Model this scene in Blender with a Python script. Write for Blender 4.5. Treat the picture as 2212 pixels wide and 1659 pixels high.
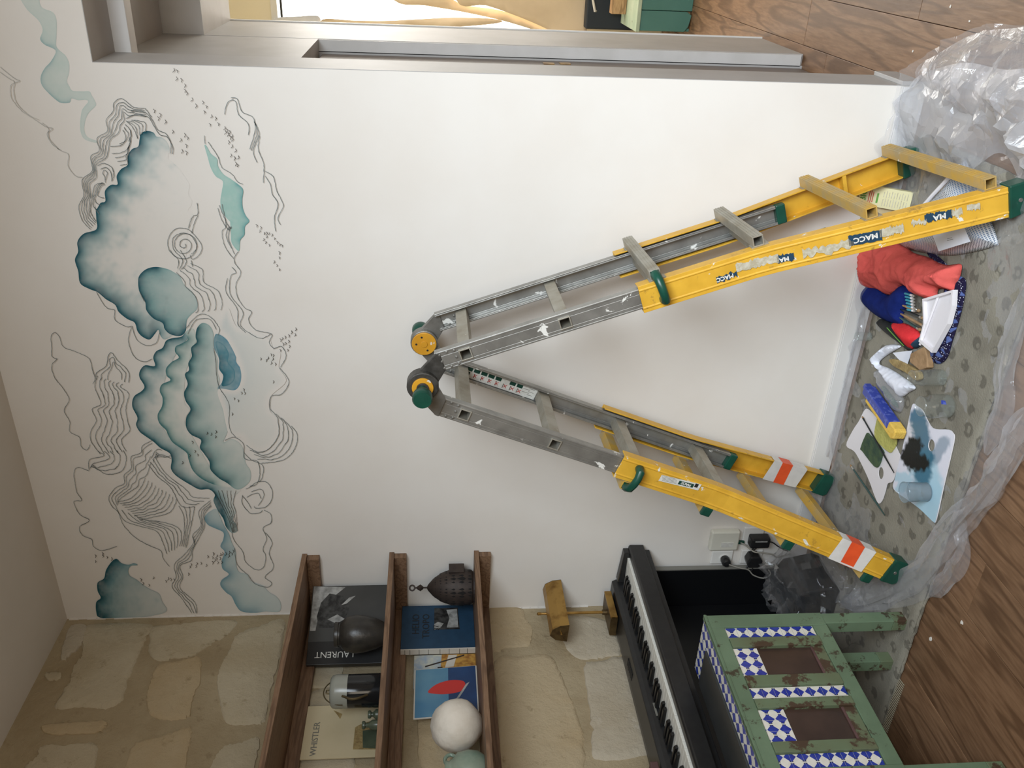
import bpy, bmesh, math, random
import numpy as np
from mathutils import Vector, Matrix, noise
from mathutils.geometry import delaunay_2d_cdt

random.seed(7)
for o in list(bpy.data.objects):
    bpy.data.objects.remove(o)
scn = bpy.context.scene
COL = scn.collection

# ------------------------------------------------------------------ camera
CAM = np.array([2.5492, -2.7377, 1.5383])
YAW, PITCH, ROLL, FPX = 0.49623, 0.087853, -0.0021812, 1875.04
_f = np.array([-math.sin(YAW) * math.cos(PITCH), math.cos(YAW) * math.cos(PITCH), -math.sin(PITCH)])
_r0 = np.array([math.cos(YAW), math.sin(YAW), 0.0])
_u0 = np.cross(_r0, _f)
_r = math.cos(ROLL) * _r0 + math.sin(ROLL) * _u0
_u = -math.sin(ROLL) * _r0 + math.cos(ROLL) * _u0
cd = bpy.data.cameras.new('camera')
cam = bpy.data.objects.new('camera', cd)
COL.objects.link(cam)
cd.sensor_fit = 'HORIZONTAL'
cd.sensor_width = 36.0
cd.lens = FPX / 2212 * 36.0
cd.clip_start = 0.02
# the photograph lies on its side: the phone was turned a quarter turn
cam.matrix_world = Matrix(((-_u[0], _r[0], -_f[0], CAM[0]), (-_u[1], _r[1], -_f[1], CAM[1]),
                           (-_u[2], _r[2], -_f[2], CAM[2]), (0, 0, 0, 1)))
scn.camera = cam

# ------------------------------------------------------------------ light
scn.view_settings.view_transform = 'Standard'
scn.view_settings.look = 'None'
scn.view_settings.gamma = 1.0
scn.view_settings.use_curve_mapping = False
scn.view_settings.exposure = 0.0
scn.cycles.max_bounces = 6
scn.cycles.diffuse_bounces = 3
scn.cycles.glossy_bounces = 2
scn.cycles.transmission_bounces = 4
scn.cycles.caustics_reflective = False
scn.cycles.caustics_refractive = False
scn.cycles.transparent_max_bounces = 24     # many layers of film lie over one another
w = bpy.data.worlds.new('world')
scn.world = w
w.use_nodes = True
w.node_tree.nodes['Background'].inputs[0].default_value = (1.0, 0.88, 0.72, 1)
w.node_tree.nodes['Background'].inputs[1].default_value = 0.26


def area(name, loc, aim, sx, sy, power, col):
    l = bpy.data.lights.new(name, 'AREA')
    l.shape = 'RECTANGLE'
    l.size, l.size_y, l.energy, l.color = sx, sy, power, col
    o = bpy.data.objects.new(name, l)
    COL.objects.link(o)
    o.location = loc
    o.rotation_euler = (Vector(aim) - Vector(loc)).to_track_quat('-Z', 'Y').to_euler()
    return o


# tall window of this room, behind the camera to the right: cool skylight falling inward,
# and the warm light that the ground and the houses opposite send up through the same window
sky_l = area('window_skylight', (3.35, -2.85, 2.35), (1.95, -.15, 0.10), 1.3, 1.7, 56, (0.80, 0.90, 1.0))
sky_l.data.spread = math.radians(98)
area('window_ground_light', (2.9, -4.2, 1.3), (1.75, 0, 1.9), 1.4, 1.6, 23, (1.0, 0.87, 0.70))
# daylight of the other room's window, beyond the doorway
area('far_room_daylight', (2.9, 3.5, 1.7), (2.3, 1.6, 0.4), 1.0, 1.6, 40, (1.0, 0.97, 0.92))


# ------------------------------------------------------------------ measuring: photo pixel to a point on a real plane
def ray(x, y):
    return ((1659 - y - 829.5) / FPX) * _r - ((x - 1106) / FPX) * _u + _f


def on(axis, val, x, y):
    d = ray(x, y)
    return CAM + d * ((val - CAM[axis]) / d[axis])


def fl(x, y, z=0.0):
    return Vector(on(2, z, x, y))


def bw(x, y, Y=0.0):
    return Vector(on(1, Y, x, y))


def lw(x, y, X=0.0):
    return Vector(on(0, X, x, y))


# ------------------------------------------------------------------ materials
def srgb(r, g, b):
    def f(c):
        c /= 255.0
        return c / 12.92 if c <= 0.04045 else ((c + 0.055) / 1.055) ** 2.4
    return (f(r), f(g), f(b), 1.0)


class NT:
    def __init__(s, name):
        s.m = bpy.data.materials.new(name)
        s.m.use_nodes = True
        s.n = s.m.node_tree.nodes
        s.l = s.m.node_tree.links
        s.b = s.n['Principled BSDF']

    def add(s, t, **kw):
        n = s.n.new(t)
        for k, v in kw.items():
            if hasattr(n, k):
                setattr(n, k, v)
            else:
                n.inputs[k.replace('_', ' ')].default_value = v
        return n

    def link(s, a, b):
        s.l.new(a, b)

    def noise(s, scale, detail=4, rough=.55, coord='Object', stretch=None, dist=0.0):
        c = s.add('ShaderNodeTexCoord')
        out = c.outputs[coord]
        if stretch:
            mp = s.add('ShaderNodeMapping')
            mp.inputs['Scale'].default_value = stretch
            s.link(out, mp.inputs[0])
            out = mp.outputs[0]
        t = s.add('ShaderNodeTexNoise')
        t.inputs['Scale'].default_value = scale
        t.inputs['Detail'].default_value = detail
        t.inputs['Roughness'].default_value = rough
        t.inputs['Distortion'].default_value = dist
        s.link(out, t.inputs['Vector'])
        return t.outputs['Fac']

    def ramp(s, fac, stops, interp='LINEAR'):
        r = s.add('ShaderNodeValToRGB')
        r.color_ramp.interpolation = interp
        e = r.color_ramp.elements
        while len(e) < len(stops):
            e.new(0.5)
        for k, (p, c) in enumerate(stops):
            e[k].position = p
            e[k].color = c if len(c) == 4 else (*c, 1)
        s.link(fac, r.inputs[0])
        return r.outputs[0]

    def mix(s, fac, a, b, blend='MIX'):
        x = s.add('ShaderNodeMix')
        x.data_type = 'RGBA'
        x.blend_type = blend
        for i, v in ((0, fac), (6, a), (7, b)):
            if hasattr(v, 'links'):
                s.link(v, x.inputs[i])
            else:
                x.inputs[i].default_value = v
        return x.outputs[2]

    def bump(s, fac, strength, dist=0.01):
        b = s.add('ShaderNodeBump')
        b.inputs['Strength'].default_value = strength
        b.inputs['Distance'].default_value = dist
        s.link(fac, b.inputs['Height'])
        s.link(b.outputs[0], s.b.inputs['Normal'])

    def set(s, rough=.5, metal=0.0, spec=.5, col=None, **kw):
        s.b.inputs['Roughness'].default_value = rough
        s.b.inputs['Metallic'].default_value = metal
        s.b.inputs['Specular IOR Level'].default_value = spec
        if col is not None:
            if hasattr(col, 'links'):
                s.link(col, s.b.inputs['Base Color'])
            else:
                s.b.inputs['Base Color'].default_value = col
        for k, v in kw.items():
            s.b.inputs[k.replace('_', ' ')].default_value = v
        return s.m


BW = (0, 0, 0, 1), (1, 1, 1, 1)


def plain(name, c, rough=.5, metal=0., c2=None, scale=20, lo=.4, hi=.65, bump=0., bscale=None, spec=.5, stretch=None, **kw):
    t = NT(name)
    col = c
    if c2 is not None:
        f = t.ramp(t.noise(scale, stretch=stretch), [(lo, BW[0]), (hi, BW[1])])
        col = t.mix(f, c, c2)
    if bump:
        t.bump(t.noise(bscale or scale * 3, 3, stretch=stretch), bump)
    return t.set(rough, metal, spec, col, **kw)


MT = {}
WALLC = srgb(231, 226, 218)
MT['wall'] = plain('white_wall_paint', WALLC, .85, c2=srgb(228, 222, 213), scale=3, bump=.03, bscale=160, spec=.2)
MT['ceil'] = plain('ceiling_paint', srgb(222, 217, 209), .9, c2=srgb(217, 212, 203), scale=2, bump=.03, bscale=120, spec=.1)
MT['trim'] = plain('grey_trim_paint', srgb(176, 173, 170), .55, c2=srgb(168, 165, 161), scale=5)
MT['trim_light'] = plain('white_door_paint', srgb(206, 203, 199), .5, c2=srgb(198, 195, 190), scale=8)
MT['basebd'] = plain('white_baseboard_paint', srgb(226, 224, 220), .5)
MT['door'] = plain('brown_grey_door_paint', srgb(120, 110, 104), .5)
MT['cream'] = plain('cream_wall', srgb(236, 227, 204), .9)


def wood(name, a, b, c, stretch, scale=6, rough=.45, bump=.15, vary=.25):
    t = NT(name)
    tc = t.add('ShaderNodeTexCoord')
    oi = t.add('ShaderNodeObjectInfo')
    mp = t.add('ShaderNodeMapping')
    mp.inputs['Scale'].default_value = stretch
    off = t.add('ShaderNodeVectorMath')
    off.operation = 'SCALE'
    cmb = t.add('ShaderNodeCombineXYZ')
    for i in range(3):
        t.link(oi.outputs['Random'], cmb.inputs[i])
    t.link(cmb.outputs[0], off.inputs[0])
    off.inputs['Scale'].default_value = 37.0
    ad = t.add('ShaderNodeVectorMath')
    t.link(tc.outputs['Object'], ad.inputs[0])
    t.link(off.outputs[0], ad.inputs[1])
    t.link(ad.outputs[0], mp.inputs[0])
    big = t.add('ShaderNodeTexNoise')
    big.inputs['Scale'].default_value = scale * .35
    big.inputs['Detail'].default_value = 2
    t.link(mp.outputs[0], big.inputs['Vector'])
    # cathedral rings: bands of a smooth noise field
    mul = t.add('ShaderNodeMath')
    mul.operation = 'MULTIPLY'
    mul.inputs[1].default_value = 60
    t.link(big.outputs['Fac'], mul.inputs[0])
    sn = t.add('ShaderNodeMath')
    sn.operation = 'SINE'
    t.link(mul.outputs[0], sn.inputs[0])
    fine = t.add('ShaderNodeTexNoise')
    fine.inputs['Scale'].default_value = scale * 6
    fine.inputs['Detail'].default_value = 5
    t.link(mp.outputs[0], fine.inputs['Vector'])
    g = t.mix(t.ramp(fine.outputs['Fac'], [(.35, BW[0]), (.68, BW[1])]), a, b)
    rr = t.ramp(sn.outputs[0], [(.35, BW[0]), (.95, (.7, .7, .7, 1))])
    g = t.mix(rr, g, c)
    hs = t.add('ShaderNodeHueSaturation')
    mr = t.add('ShaderNodeMapRange')
    mr.inputs['To Min'].default_value = 1 - vary
    mr.inputs['To Max'].default_value = 1 + vary
    t.link(oi.outputs['Random'], mr.inputs['Value'])
    t.link(mr.outputs[0], hs.inputs['Value'])
    t.link(g, hs.inputs['Color'])
    t.bump(fine.outputs['Fac'], bump, .004)
    return t.set(rough, 0, .4, hs.outputs[0])


MT['floor'] = wood('oak_floorboards', srgb(138, 106, 79), srgb(116, 86, 62), srgb(92, 66, 46), (6, .7, 6), 3.0, .42, .12, .14)
MT['shelf'] = wood('brown_shelf_wood', srgb(134, 106, 82), srgb(114, 87, 65), srgb(94, 70, 52), (9, .8, 9), 4, .55, .15, .1)
MT['rawwood'] = wood('pale_wood', srgb(186, 150, 108), srgb(160, 124, 86), srgb(130, 98, 64), (1, 8, 8), 6, .6, .15, .1)


def weathered(name, base, light, dark, thr=.6, scale=9, rough=.5):
    t = NT(name)
    g = t.mix(t.ramp(t.noise(scale * .6, 3), [(.38, BW[0]), (.66, BW[1])]), base, light)
    f = t.ramp(t.noise(scale * 2.2, 6, .7), [(thr, BW[0]), (thr + .05, BW[1])])
    g = t.mix(f, g, dark)
    t.bump(t.noise(scale * 6, 4), .25, .003)
    return t.set(rough, 0, .45, g)


MT['green'] = weathered('chipped_green_paint', srgb(94, 114, 90), srgb(108, 130, 104), srgb(66, 60, 46), .575)
MT['green_worn'] = weathered('worn_green_paint', srgb(98, 104, 78), srgb(104, 122, 94), srgb(74, 58, 44), .52, 8)
MT['teal'] = weathered('teal_painted_wood', srgb(72, 118, 108), srgb(80, 126, 116), srgb(62, 70, 60), .66, 5)
MT['palegreen'] = weathered('pale_green_wood', srgb(160, 178, 150), srgb(186, 196, 170), srgb(130, 140, 110), .62, 8)
MT['darkpanel'] = plain('dark_brown_panel', srgb(70, 54, 46), .35, c2=srgb(58, 44, 38), scale=8)
MT['slate'] = plain('dark_slate', srgb(56, 58, 58), .3, c2=srgb(48, 50, 50), scale=8)
MT['tile_white'] = plain('white_glaze', srgb(226, 224, 214), .15, c2=srgb(216, 212, 200), scale=40)
MT['tile_blue'] = plain('blue_glaze', srgb(44, 62, 158), .15, c2=srgb(36, 50, 136), scale=60)
MT['tile_dot'] = plain('dark_glaze_dot', srgb(40, 42, 40), .2)


def stone(name, a, b, c, thr=(.42, .62)):
    t = NT(name)
    g = t.mix(t.ramp(t.noise(2.2, 5, .6, dist=.4), [(thr[0], BW[0]), (thr[1], BW[1])]), a, b)
    f = t.ramp(t.noise(14, 6, .7), [(.60, BW[0]), (.72, BW[1])])
    g = t.mix(f, g, c)
    t.bump(t.noise(26, 8, .7), .8, .012)
    return t.set(.9, 0, .15, g)


MT['mortar'] = stone('tan_lime_mortar', srgb(184, 168, 138), srgb(166, 148, 117), srgb(146, 129, 100))
MT['stone'] = stone('pale_limestone', srgb(202, 190, 164), srgb(188, 173, 144), srgb(166, 150, 120), (.42, .66))
MT['stone2'] = stone('ochre_limestone', srgb(196, 178, 146), srgb(190, 168, 132), srgb(164, 145, 114))
MT['stone3'] = stone('grey_limestone', srgb(198, 187, 166), srgb(188, 175, 152), srgb(206, 196, 178))


def splattered(name, base, base2, rough, metal, thr, white=srgb(222, 220, 212), dirt=None, sc=17):
    t = NT(name)
    g = t.mix(t.ramp(t.noise(16, 4, stretch=(1, 1, 1)), [(.35, BW[0]), (.7, BW[1])]), base, base2)
    if dirt:
        g = t.mix(t.ramp(t.noise(24, 6, .75), [(.60, BW[0]), (.70, BW[1])]), g, dirt)
    f = t.ramp(t.noise(sc, 6, .62, dist=.6), [(thr, BW[0]), (thr + .015, BW[1])])
    g = t.mix(f, g, white)
    m = t.set(rough, metal, .5, g)
    mm = t.add('ShaderNodeMath')
    mm.operation = 'MULTIPLY_ADD'
    mm.inputs[1].default_value = -metal
    mm.inputs[2].default_value = metal
    bwn = t.add('ShaderNodeRGBToBW')
    t.link(f, bwn.inputs[0])
    t.link(bwn.outputs[0], mm.inputs[0])
    t.link(mm.outputs[0], t.b.inputs['Metallic'])
    return m


MT['alu'] = splattered('scuffed_aluminium', srgb(176, 175, 170), srgb(150, 149, 144), .42, .75, .645)
MT['alu_rung'] = splattered('worn_rung_aluminium', srgb(176, 172, 160), srgb(150, 142, 124), .5, .55, .68)
MT['yellow'] = splattered('yellow_ladder_paint', srgb(224, 174, 58), srgb(208, 158, 48), .42, 0, .655, dirt=srgb(160, 122, 52))
MT['yellow_worn'] = splattered('worn_yellow_rung', srgb(196, 156, 66), srgb(168, 150, 112), .5, 0, .67, dirt=srgb(140, 130, 104))
MT['steel_dark'] = plain('dark_hinge_metal', srgb(66, 64, 60), .45, .5, c2=srgb(90, 88, 84), scale=30)
MT['steel'] = plain('grey_hinge_metal', srgb(140, 138, 132), .45, .6, c2=srgb(118, 116, 110), scale=20)
MT['hubyellow'] = splattered('yellow_hub', srgb(218, 158, 44), srgb(200, 140, 36), .45, 0, .68)
MT['lgreen'] = splattered('green_ladder_plastic', srgb(22, 78, 62), srgb(18, 62, 50), .35, 0, .76, srgb(120, 160, 150))
MT['tape_white'] = plain('white_tape', srgb(226, 222, 216), .5, c2=srgb(214, 210, 204), scale=20, stretch=(1, 1, 1))
MT['tape_orange'] = plain('orange_tape', srgb(240, 92, 46), .45, c2=srgb(228, 84, 42), scale=20)
MT['sticker'] = plain('sticker_white', srgb(222, 222, 214), .5, c2=srgb(206, 204, 196), scale=60)
MT['sticker_grey'] = plain('torn_sticker_grey', srgb(176, 166, 140), .6, c2=srgb(200, 194, 176), scale=90)
MT['ink_navy'] = plain('navy_print', srgb(30, 62, 84), .5)
MT['ink_green'] = plain('green_print', srgb(14, 62, 50), .5)
MT['ink_red'] = plain('red_print', srgb(190, 60, 50), .5)
MT['ink_black'] = plain('black_print', srgb(32, 32, 32), .6)
MT['ink_grey'] = plain('grey_print', srgb(120, 118, 110), .6)
MT['ink_white'] = plain('white_print', srgb(220, 218, 210), .6)
MT['black'] = plain('black_piano_plastic', srgb(30, 30, 31), .35, c2=srgb(36, 36, 36), scale=40)
MT['blacksatin'] = plain('black_panel', srgb(14, 15, 17), .4)
MT['ivory'] = plain('ivory_key', srgb(226, 224, 214), .3)
MT['ebony'] = plain('black_key', srgb(20, 20, 20), .3)
MT['brass'] = plain('aged_brass', srgb(180, 144, 82), .32, .9, c2=srgb(134, 100, 54), scale=16, lo=.48, hi=.7)
MT['brass_dark'] = plain('tarnished_brass', srgb(110, 92, 62), .45, .8, c2=srgb(82, 66, 44), scale=30)
MT['iron'] = plain('rusty_dark_iron', srgb(64, 54, 48), .6, .3, c2=srgb(52, 44, 40), scale=30)
MT['darkvoid'] = plain('void_black', srgb(16, 14, 13), .9)  # near-black floor base; also stands in for shade in the lantern openings
MT['blackstone'] = plain('black_pottery', srgb(44, 42, 39), .35, c2=srgb(60, 56, 50), scale=18, bump=.1)
MT['enamel_grey'] = plain('grey_enamel', srgb(150, 152, 142), .25)
MT['enamel_black'] = plain('black_enamel', srgb(26, 28, 30), .12)
MT['wire'] = plain('old_wire', srgb(110, 98, 72), .4, .7)
MT['paper'] = plain('white_paper', srgb(228, 230, 238), .7, c2=srgb(216, 220, 230), scale=12)
MT['whiteball'] = plain('white_papier_mache', srgb(226, 218, 204), .8, c2=srgb(214, 204, 188), scale=14, bump=.3, bscale=30)
MT['ceramic_green'] = plain('green_glazed_ceramic', srgb(120, 140, 124), .35, c2=srgb(150, 158, 140), scale=12)
MT['bottle_green'] = plain('dark_green_glazed_bottle', srgb(74, 84, 68), .3, c2=srgb(92, 100, 80), scale=20)
MT['card_beige'] = plain('beige_print', srgb(206, 192, 158), .7, c2=srgb(196, 182, 146), scale=6)
MT['bookblue'] = plain('dark_blue_book_cloth', srgb(34, 66, 92), .6, c2=srgb(30, 60, 84), scale=30)
MT['bookblack'] = plain('black_book_cover', srgb(34, 34, 34), .4)
MT['bookgrey'] = plain('grey_photo_print', srgb(66, 66, 64), .45, c2=srgb(56, 56, 54), scale=6)
MT['photo_light'] = plain('light_photo_print', srgb(172, 172, 168), .45, c2=srgb(120, 120, 116), scale=30)
MT['photo_dark'] = plain('dark_photo_print', srgb(26, 26, 26), .45, c2=srgb(70, 70, 68), scale=40)
MT['skyblue'] = plain('sky_blue_print', srgb(72, 124, 158), .4, c2=srgb(116, 158, 172), scale=3)
MT['seablue'] = plain('sea_blue_print', srgb(24, 54, 96), .4, c2=srgb(30, 66, 112), scale=8)
MT['sailred'] = plain('red_sail_print', srgb(204, 50, 44), .4)
MT['pagewhite'] = plain('page_edges', srgb(206, 200, 188), .7)
MT['paint_yel'] = plain('ochre_print', srgb(196, 150, 70), .5, c2=srgb(150, 100, 46), scale=50)
MT['paint_blu'] = plain('blue_grey_print', srgb(150, 168, 186), .5, c2=srgb(206, 204, 182), scale=20)
MT['switch'] = plain('white_switch_plastic', srgb(232, 230, 224), .35)
MT['oldplastic'] = plain('yellowed_white_plastic', srgb(218, 216, 202), .4)
MT['cable_grey'] = plain('grey_cable', srgb(150, 146, 136), .5)
MT['cable_black'] = plain('black_cable', srgb(22, 22, 24), .5)
MT['coral'] = plain('coral_cotton', srgb(222, 100, 92), .9, c2=srgb(212, 92, 86), scale=16, bump=.15, bscale=200, spec=.1)
MT['navycloth'] = plain('royal_blue_felt', srgb(26, 42, 110), .9, c2=srgb(22, 36, 98), scale=30, bump=.2, bscale=220, spec=.1)
MT['redcloth'] = plain('red_felt', srgb(222, 58, 62), .85, c2=srgb(206, 50, 54), scale=30, bump=.2, bscale=200, spec=.1)
MT['blackcloth'] = plain('black_fabric', srgb(28, 30, 28), .7)
MT['pinewhite'] = plain('white_plastic_tray', srgb(230, 226, 228), .35)
MT['cork'] = plain('brown_cork_wood', srgb(166, 134, 98), .8, c2=srgb(146, 116, 82), scale=40, bump=.2)
MT['pumice'] = plain('ochre_pumice', srgb(166, 144, 96), .9, c2=srgb(140, 118, 76), scale=50, bump=.4)
MT['sponge_y'] = plain('yellow_sponge', srgb(232, 194, 92), .9, c2=srgb(222, 180, 76), scale=60, bump=.3)
MT['wrap_blue'] = plain('blue_printed_wrapper', srgb(54, 70, 158), .3, c2=srgb(90, 104, 180), scale=60, lo=.55, hi=.6)
MT['pad_green'] = plain('dark_green_scourer', srgb(72, 92, 62), .95, c2=srgb(48, 70, 56), scale=30, bump=.4)
MT['pad_yellow'] = plain('yellow_green_scourer', srgb(184, 180, 100), .95, c2=srgb(170, 168, 90), scale=30, bump=.4)
MT['brush_black'] = plain('black_brush_handle', srgb(24, 32, 34), .3)
MT['brush_green'] = plain('green_brush_handle', srgb(46, 74, 72), .3)
MT['bristle'] = plain('brush_bristle', srgb(150, 120, 84), .8)
MT['ferrule'] = plain('silver_ferrule', srgb(190, 190, 186), .3, .9)
MT['markerteal'] = plain('teal_marker', srgb(40, 150, 172), .35)
MT['tan'] = plain('kraft_cardboard', srgb(196, 178, 140), .85, c2=srgb(184, 166, 128), scale=14)
MT['boxyel'] = plain('pale_yellow_carton', srgb(218, 210, 164), .6)
MT['bio_green'] = plain('leaf_green_print', srgb(96, 152, 60), .6)
MT['cloth_beige'] = plain('beige_backlit_cloth', srgb(222, 200, 168), .9, c2=srgb(212, 190, 158), scale=4)
MT['navydark'] = plain('dark_navy_box', srgb(22, 32, 40), .6)
MT['mauve'] = plain('mauve_brown_leather', srgb(96, 70, 68), .5, c2=srgb(84, 60, 58), scale=10)
MT['chip'] = plain('white_paint_chip', srgb(226, 222, 212), .8)


def glass(name, col, rough=.03, diff=.08, ior=1.45):
    # thin clear wall: mostly see-through, with a glossy skin and a little milkiness
    t = NT(name)
    t.n.remove(t.b)
    out = t.n['Material Output']
    tr = t.add('ShaderNodeBsdfTransparent')
    tr.inputs[0].default_value = col
    gl = t.add('ShaderNodeBsdfGlossy')
    gl.inputs['Roughness'].default_value = rough
    df = t.add('ShaderNodeBsdfDiffuse')
    df.inputs[0].default_value = (.8, .82, .84, 1)
    fr = t.add('ShaderNodeFresnel')
    # a thin wall reflects alike from either side
    geo = t.add('ShaderNodeNewGeometry')
    mr = t.add('ShaderNodeMapRange')
    mr.inputs['To Min'].default_value = ior
    mr.inputs['To Max'].default_value = 1 / ior
    t.link(geo.outputs['Backfacing'], mr.inputs['Value'])
    t.link(mr.outputs[0], fr.inputs[0])
    m1 = t.add('ShaderNodeMixShader')
    m1.inputs[0].default_value = diff
    t.link(tr.outputs[0], m1.inputs[1])
    t.link(df.outputs[0], m1.inputs[2])
    m2 = t.add('ShaderNodeMixShader')
    t.link(fr.outputs[0], m2.inputs[0])
    t.link(m1.outputs[0], m2.inputs[1])
    t.link(gl.outputs[0], m2.inputs[2])
    t.link(m2.outputs[0], out.inputs[0])
    return t


MT['glass'] = glass('clear_glass', (.955, .975, .97, 1), .03, diff=.03).m
MT['cupwater'] = glass('grey_cloudy_plastic', (.70, .80, .84, 1), .08, diff=.16).m


def film(name, milk, tint=(.97, .97, .98, 1), rough=.045, ior=1.5, edge=.22):
    t = glass(name, tint, rough, diff=milk, ior=ior)
    nz = t.noise(9, 5, .6, dist=1.2)
    b = t.add('ShaderNodeBump')
    b.inputs['Strength'].default_value = .35
    b.inputs['Distance'].default_value = .02
    t.link(nz, b.inputs['Height'])
    # thin film scatters to both sides
    df = [n for n in t.n if n.type == 'BSDF_DIFFUSE'][0]
    tl = t.add('ShaderNodeBsdfTranslucent')
    tl.inputs[0].default_value = (.92, .93, .95, 1)
    df.inputs[0].default_value = (.92, .93, .95, 1)
    mx = t.add('ShaderNodeMixShader')
    mx.inputs[0].default_value = .35
    m1 = df.outputs[0].links[0].to_node
    t.link(df.outputs[0], mx.inputs[1])
    t.link(tl.outputs[0], mx.inputs[2])
    t.link(mx.outputs[0], m1.inputs[2])
    # seen or lit edge-on, more film lies in the way: milkier folds
    lw_ = t.add('ShaderNodeLayerWeight')
    lw_.inputs[0].default_value = .5
    pw = t.add('ShaderNodeMath')
    pw.operation = 'POWER'
    pw.inputs[1].default_value = 2.2
    t.link(lw_.outputs['Facing'], pw.inputs[0])
    ma = t.add('ShaderNodeMath')
    ma.operation = 'MULTIPLY_ADD'
    ma.inputs[1].default_value = edge
    ma.inputs[2].default_value = milk
    ma.use_clamp = True
    t.link(pw.outputs[0], ma.inputs[0])
    t.link(ma.outputs[0], m1.inputs[0])
    for n in t.n:
        if n.type == 'BSDF_GLOSSY':
            t.link(b.outputs[0], n.inputs['Normal'])
    return t.m


MT['film'] = film('clear_plastic_film', .12, edge=.25)
MT['film_thick'] = film('milky_plastic_film', .34, edge=.3)
MT['film_thin'] = film('thin_plastic_film', .16, edge=.3)
MT['film_clear'] = film('very_clear_plastic_film', .03, ior=1.5)


def rugmat():
    t = NT('grey_woven_rug')
    base = t.mix(t.ramp(t.noise(5, 4), [(.35, BW[0]), (.65, BW[1])]), srgb(148, 143, 129), srgb(124, 119, 107))
    tc = t.add('ShaderNodeTexCoord')
    vo = t.add('ShaderNodeTexVoronoi')
    vo.inputs['Scale'].default_value = 13
    vo.inputs['Randomness'].default_value = .5
    t.link(tc.outputs['Object'], vo.inputs['Vector'])
    f = t.ramp(vo.outputs['Distance'], [(.0, BW[1]), (.26, BW[1]), (.32, BW[0])])
    v2 = t.add('ShaderNodeTexVoronoi')
    v2.inputs['Scale'].default_value = 40
    t.link(tc.outputs['Object'], v2.inputs['Vector'])
    f2 = t.ramp(v2.outputs['Distance'], [(.35, BW[0]), (.45, BW[1])])
    ff = t.mix(1.0, f, f2, 'MULTIPLY')
    dim = t.mix(1.0, ff, (.55, .55, .55, 1), 'MULTIPLY')
    g = t.mix(dim, base, srgb(78, 74, 66))
    t.bump(t.noise(160, 3), .5, .004)
    return t.set(.95, 0, .1, g)


MT['rug'] = rugmat()
MT['rug_line'] = plain('dark_rug_line', srgb(98, 92, 80), .95, c2=srgb(120, 112, 98), scale=40)
MT['fringe'] = plain('rug_fringe', srgb(150, 140, 118), .95)


def batik():
    t = NT('blue_batik_cotton')
    tc = t.add('ShaderNodeTexCoord')
    vo = t.add('ShaderNodeTexVoronoi')
    vo.feature = 'DISTANCE_TO_EDGE'
    vo.inputs['Scale'].default_value = 28
    t.link(tc.outputs['Object'], vo.inputs['Vector'])
    f = t.ramp(vo.outputs['Distance'], [(.0, BW[1]), (.14, BW[1]), (.18, BW[0])])
    g = t.mix(f, srgb(84, 100, 152), srgb(32, 28, 54))
    v2 = t.add('ShaderNodeTexVoronoi')
    v2.inputs['Scale'].default_value = 150
    v2.inputs['Randomness'].default_value = .4
    t.link(tc.outputs['Object'], v2.inputs['Vector'])
    d = t.ramp(v2.outputs['Distance'], [(.22, BW[1]), (.30, BW[0])])
    d = t.mix(1.0, d, t.ramp(vo.outputs['Distance'], [(.0, BW[1]), (.10, BW[1]), (.13, (.1, .1, .1, 1))]), 'MULTIPLY')
    g = t.mix(d, g, srgb(206, 208, 222))
    return t.set(.85, 0, .1, g)


MT['batik'] = batik()


def meshcloth():
    t = NT('grey_grid_mesh_pouch')
    tc = t.add('ShaderNodeTexCoord')
    sep = t.add('ShaderNodeSeparateXYZ')
    mp = t.add('ShaderNodeMapping')
    mp.inputs['Rotation'].default_value = (0, 0, .6)
    t.link(tc.outputs['Object'], mp.inputs[0])
    t.link(mp.outputs[0], sep.inputs[0])
    fs = []
    for i in range(2):
        m = t.add('ShaderNodeMath')
        m.operation = 'MULTIPLY'
        m.inputs[1].default_value = 170
        t.link(sep.outputs[i], m.inputs[0])
        f = t.add('ShaderNodeMath')
        f.operation = 'FRACT'
        t.link(m.outputs[0], f.inputs[0])
        g = t.add('ShaderNodeMath')
        g.operation = 'GREATER_THAN'
        g.inputs[1].default_value = .62
        t.link(f.outputs[0], g.inputs[0])
        fs.append(g.outputs[0])
    mx = t.add('ShaderNodeMath')
    mx.operation = 'MAXIMUM'
    t.link(fs[0], mx.inputs[0])
    t.link(fs[1], mx.inputs[1])
    back = t.mix(t.ramp(t.noise(7, 2), [(.42, BW[0]), (.6, BW[1])]), srgb(96, 100, 104), srgb(120, 146, 182))
    col = t.mix(mx.outputs[0], back, srgb(206, 208, 210))
    return t.set(.25, 0, .5, col)


MT['meshpouch'] = meshcloth()


def paintmat(name, rough=.85, spec=.2):
    t = NT(name)
    a = t.add('ShaderNodeAttribute')
    a.attribute_name = 'Col'
    base = t.mix(t.ramp(t.noise(3, 4), [(.4, BW[0]), (.65, BW[1])]), WALLC, srgb(228, 222, 213))
    g = t.mix(a.outputs['Alpha'], base, a.outputs['Color'])
    t.bump(t.noise(160, 3), .03)
    return t.set(rough, 0, spec, g)


MT['mural'] = paintmat('mural_watercolour')
MT['mural_ink'] = plain('mural_ink_line', srgb(140, 147, 146), .85, c2=srgb(100, 108, 108), scale=22, spec=.2)
MT['mural_ink_dark'] = plain('mural_dark_ink', srgb(72, 70, 66), .85, spec=.2)
MT['mural_ink_pale'] = plain('mural_pale_pencil', srgb(176, 177, 172), .85, c2=srgb(200, 198, 191), scale=16, spec=.2)


def emit(name, c, s):
    t = NT(name)
    t.set(.5, 0, .5, c)
    t.b.inputs['Emission Color'].default_value = c
    t.b.inputs['Emission Strength'].default_value = s
    return t.m


MT['sky'] = emit('bright_window_sky', (1, .985, .95, 1), 3.0)

# ------------------------------------------------------------------ mesh helpers
ORG = {}


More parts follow.
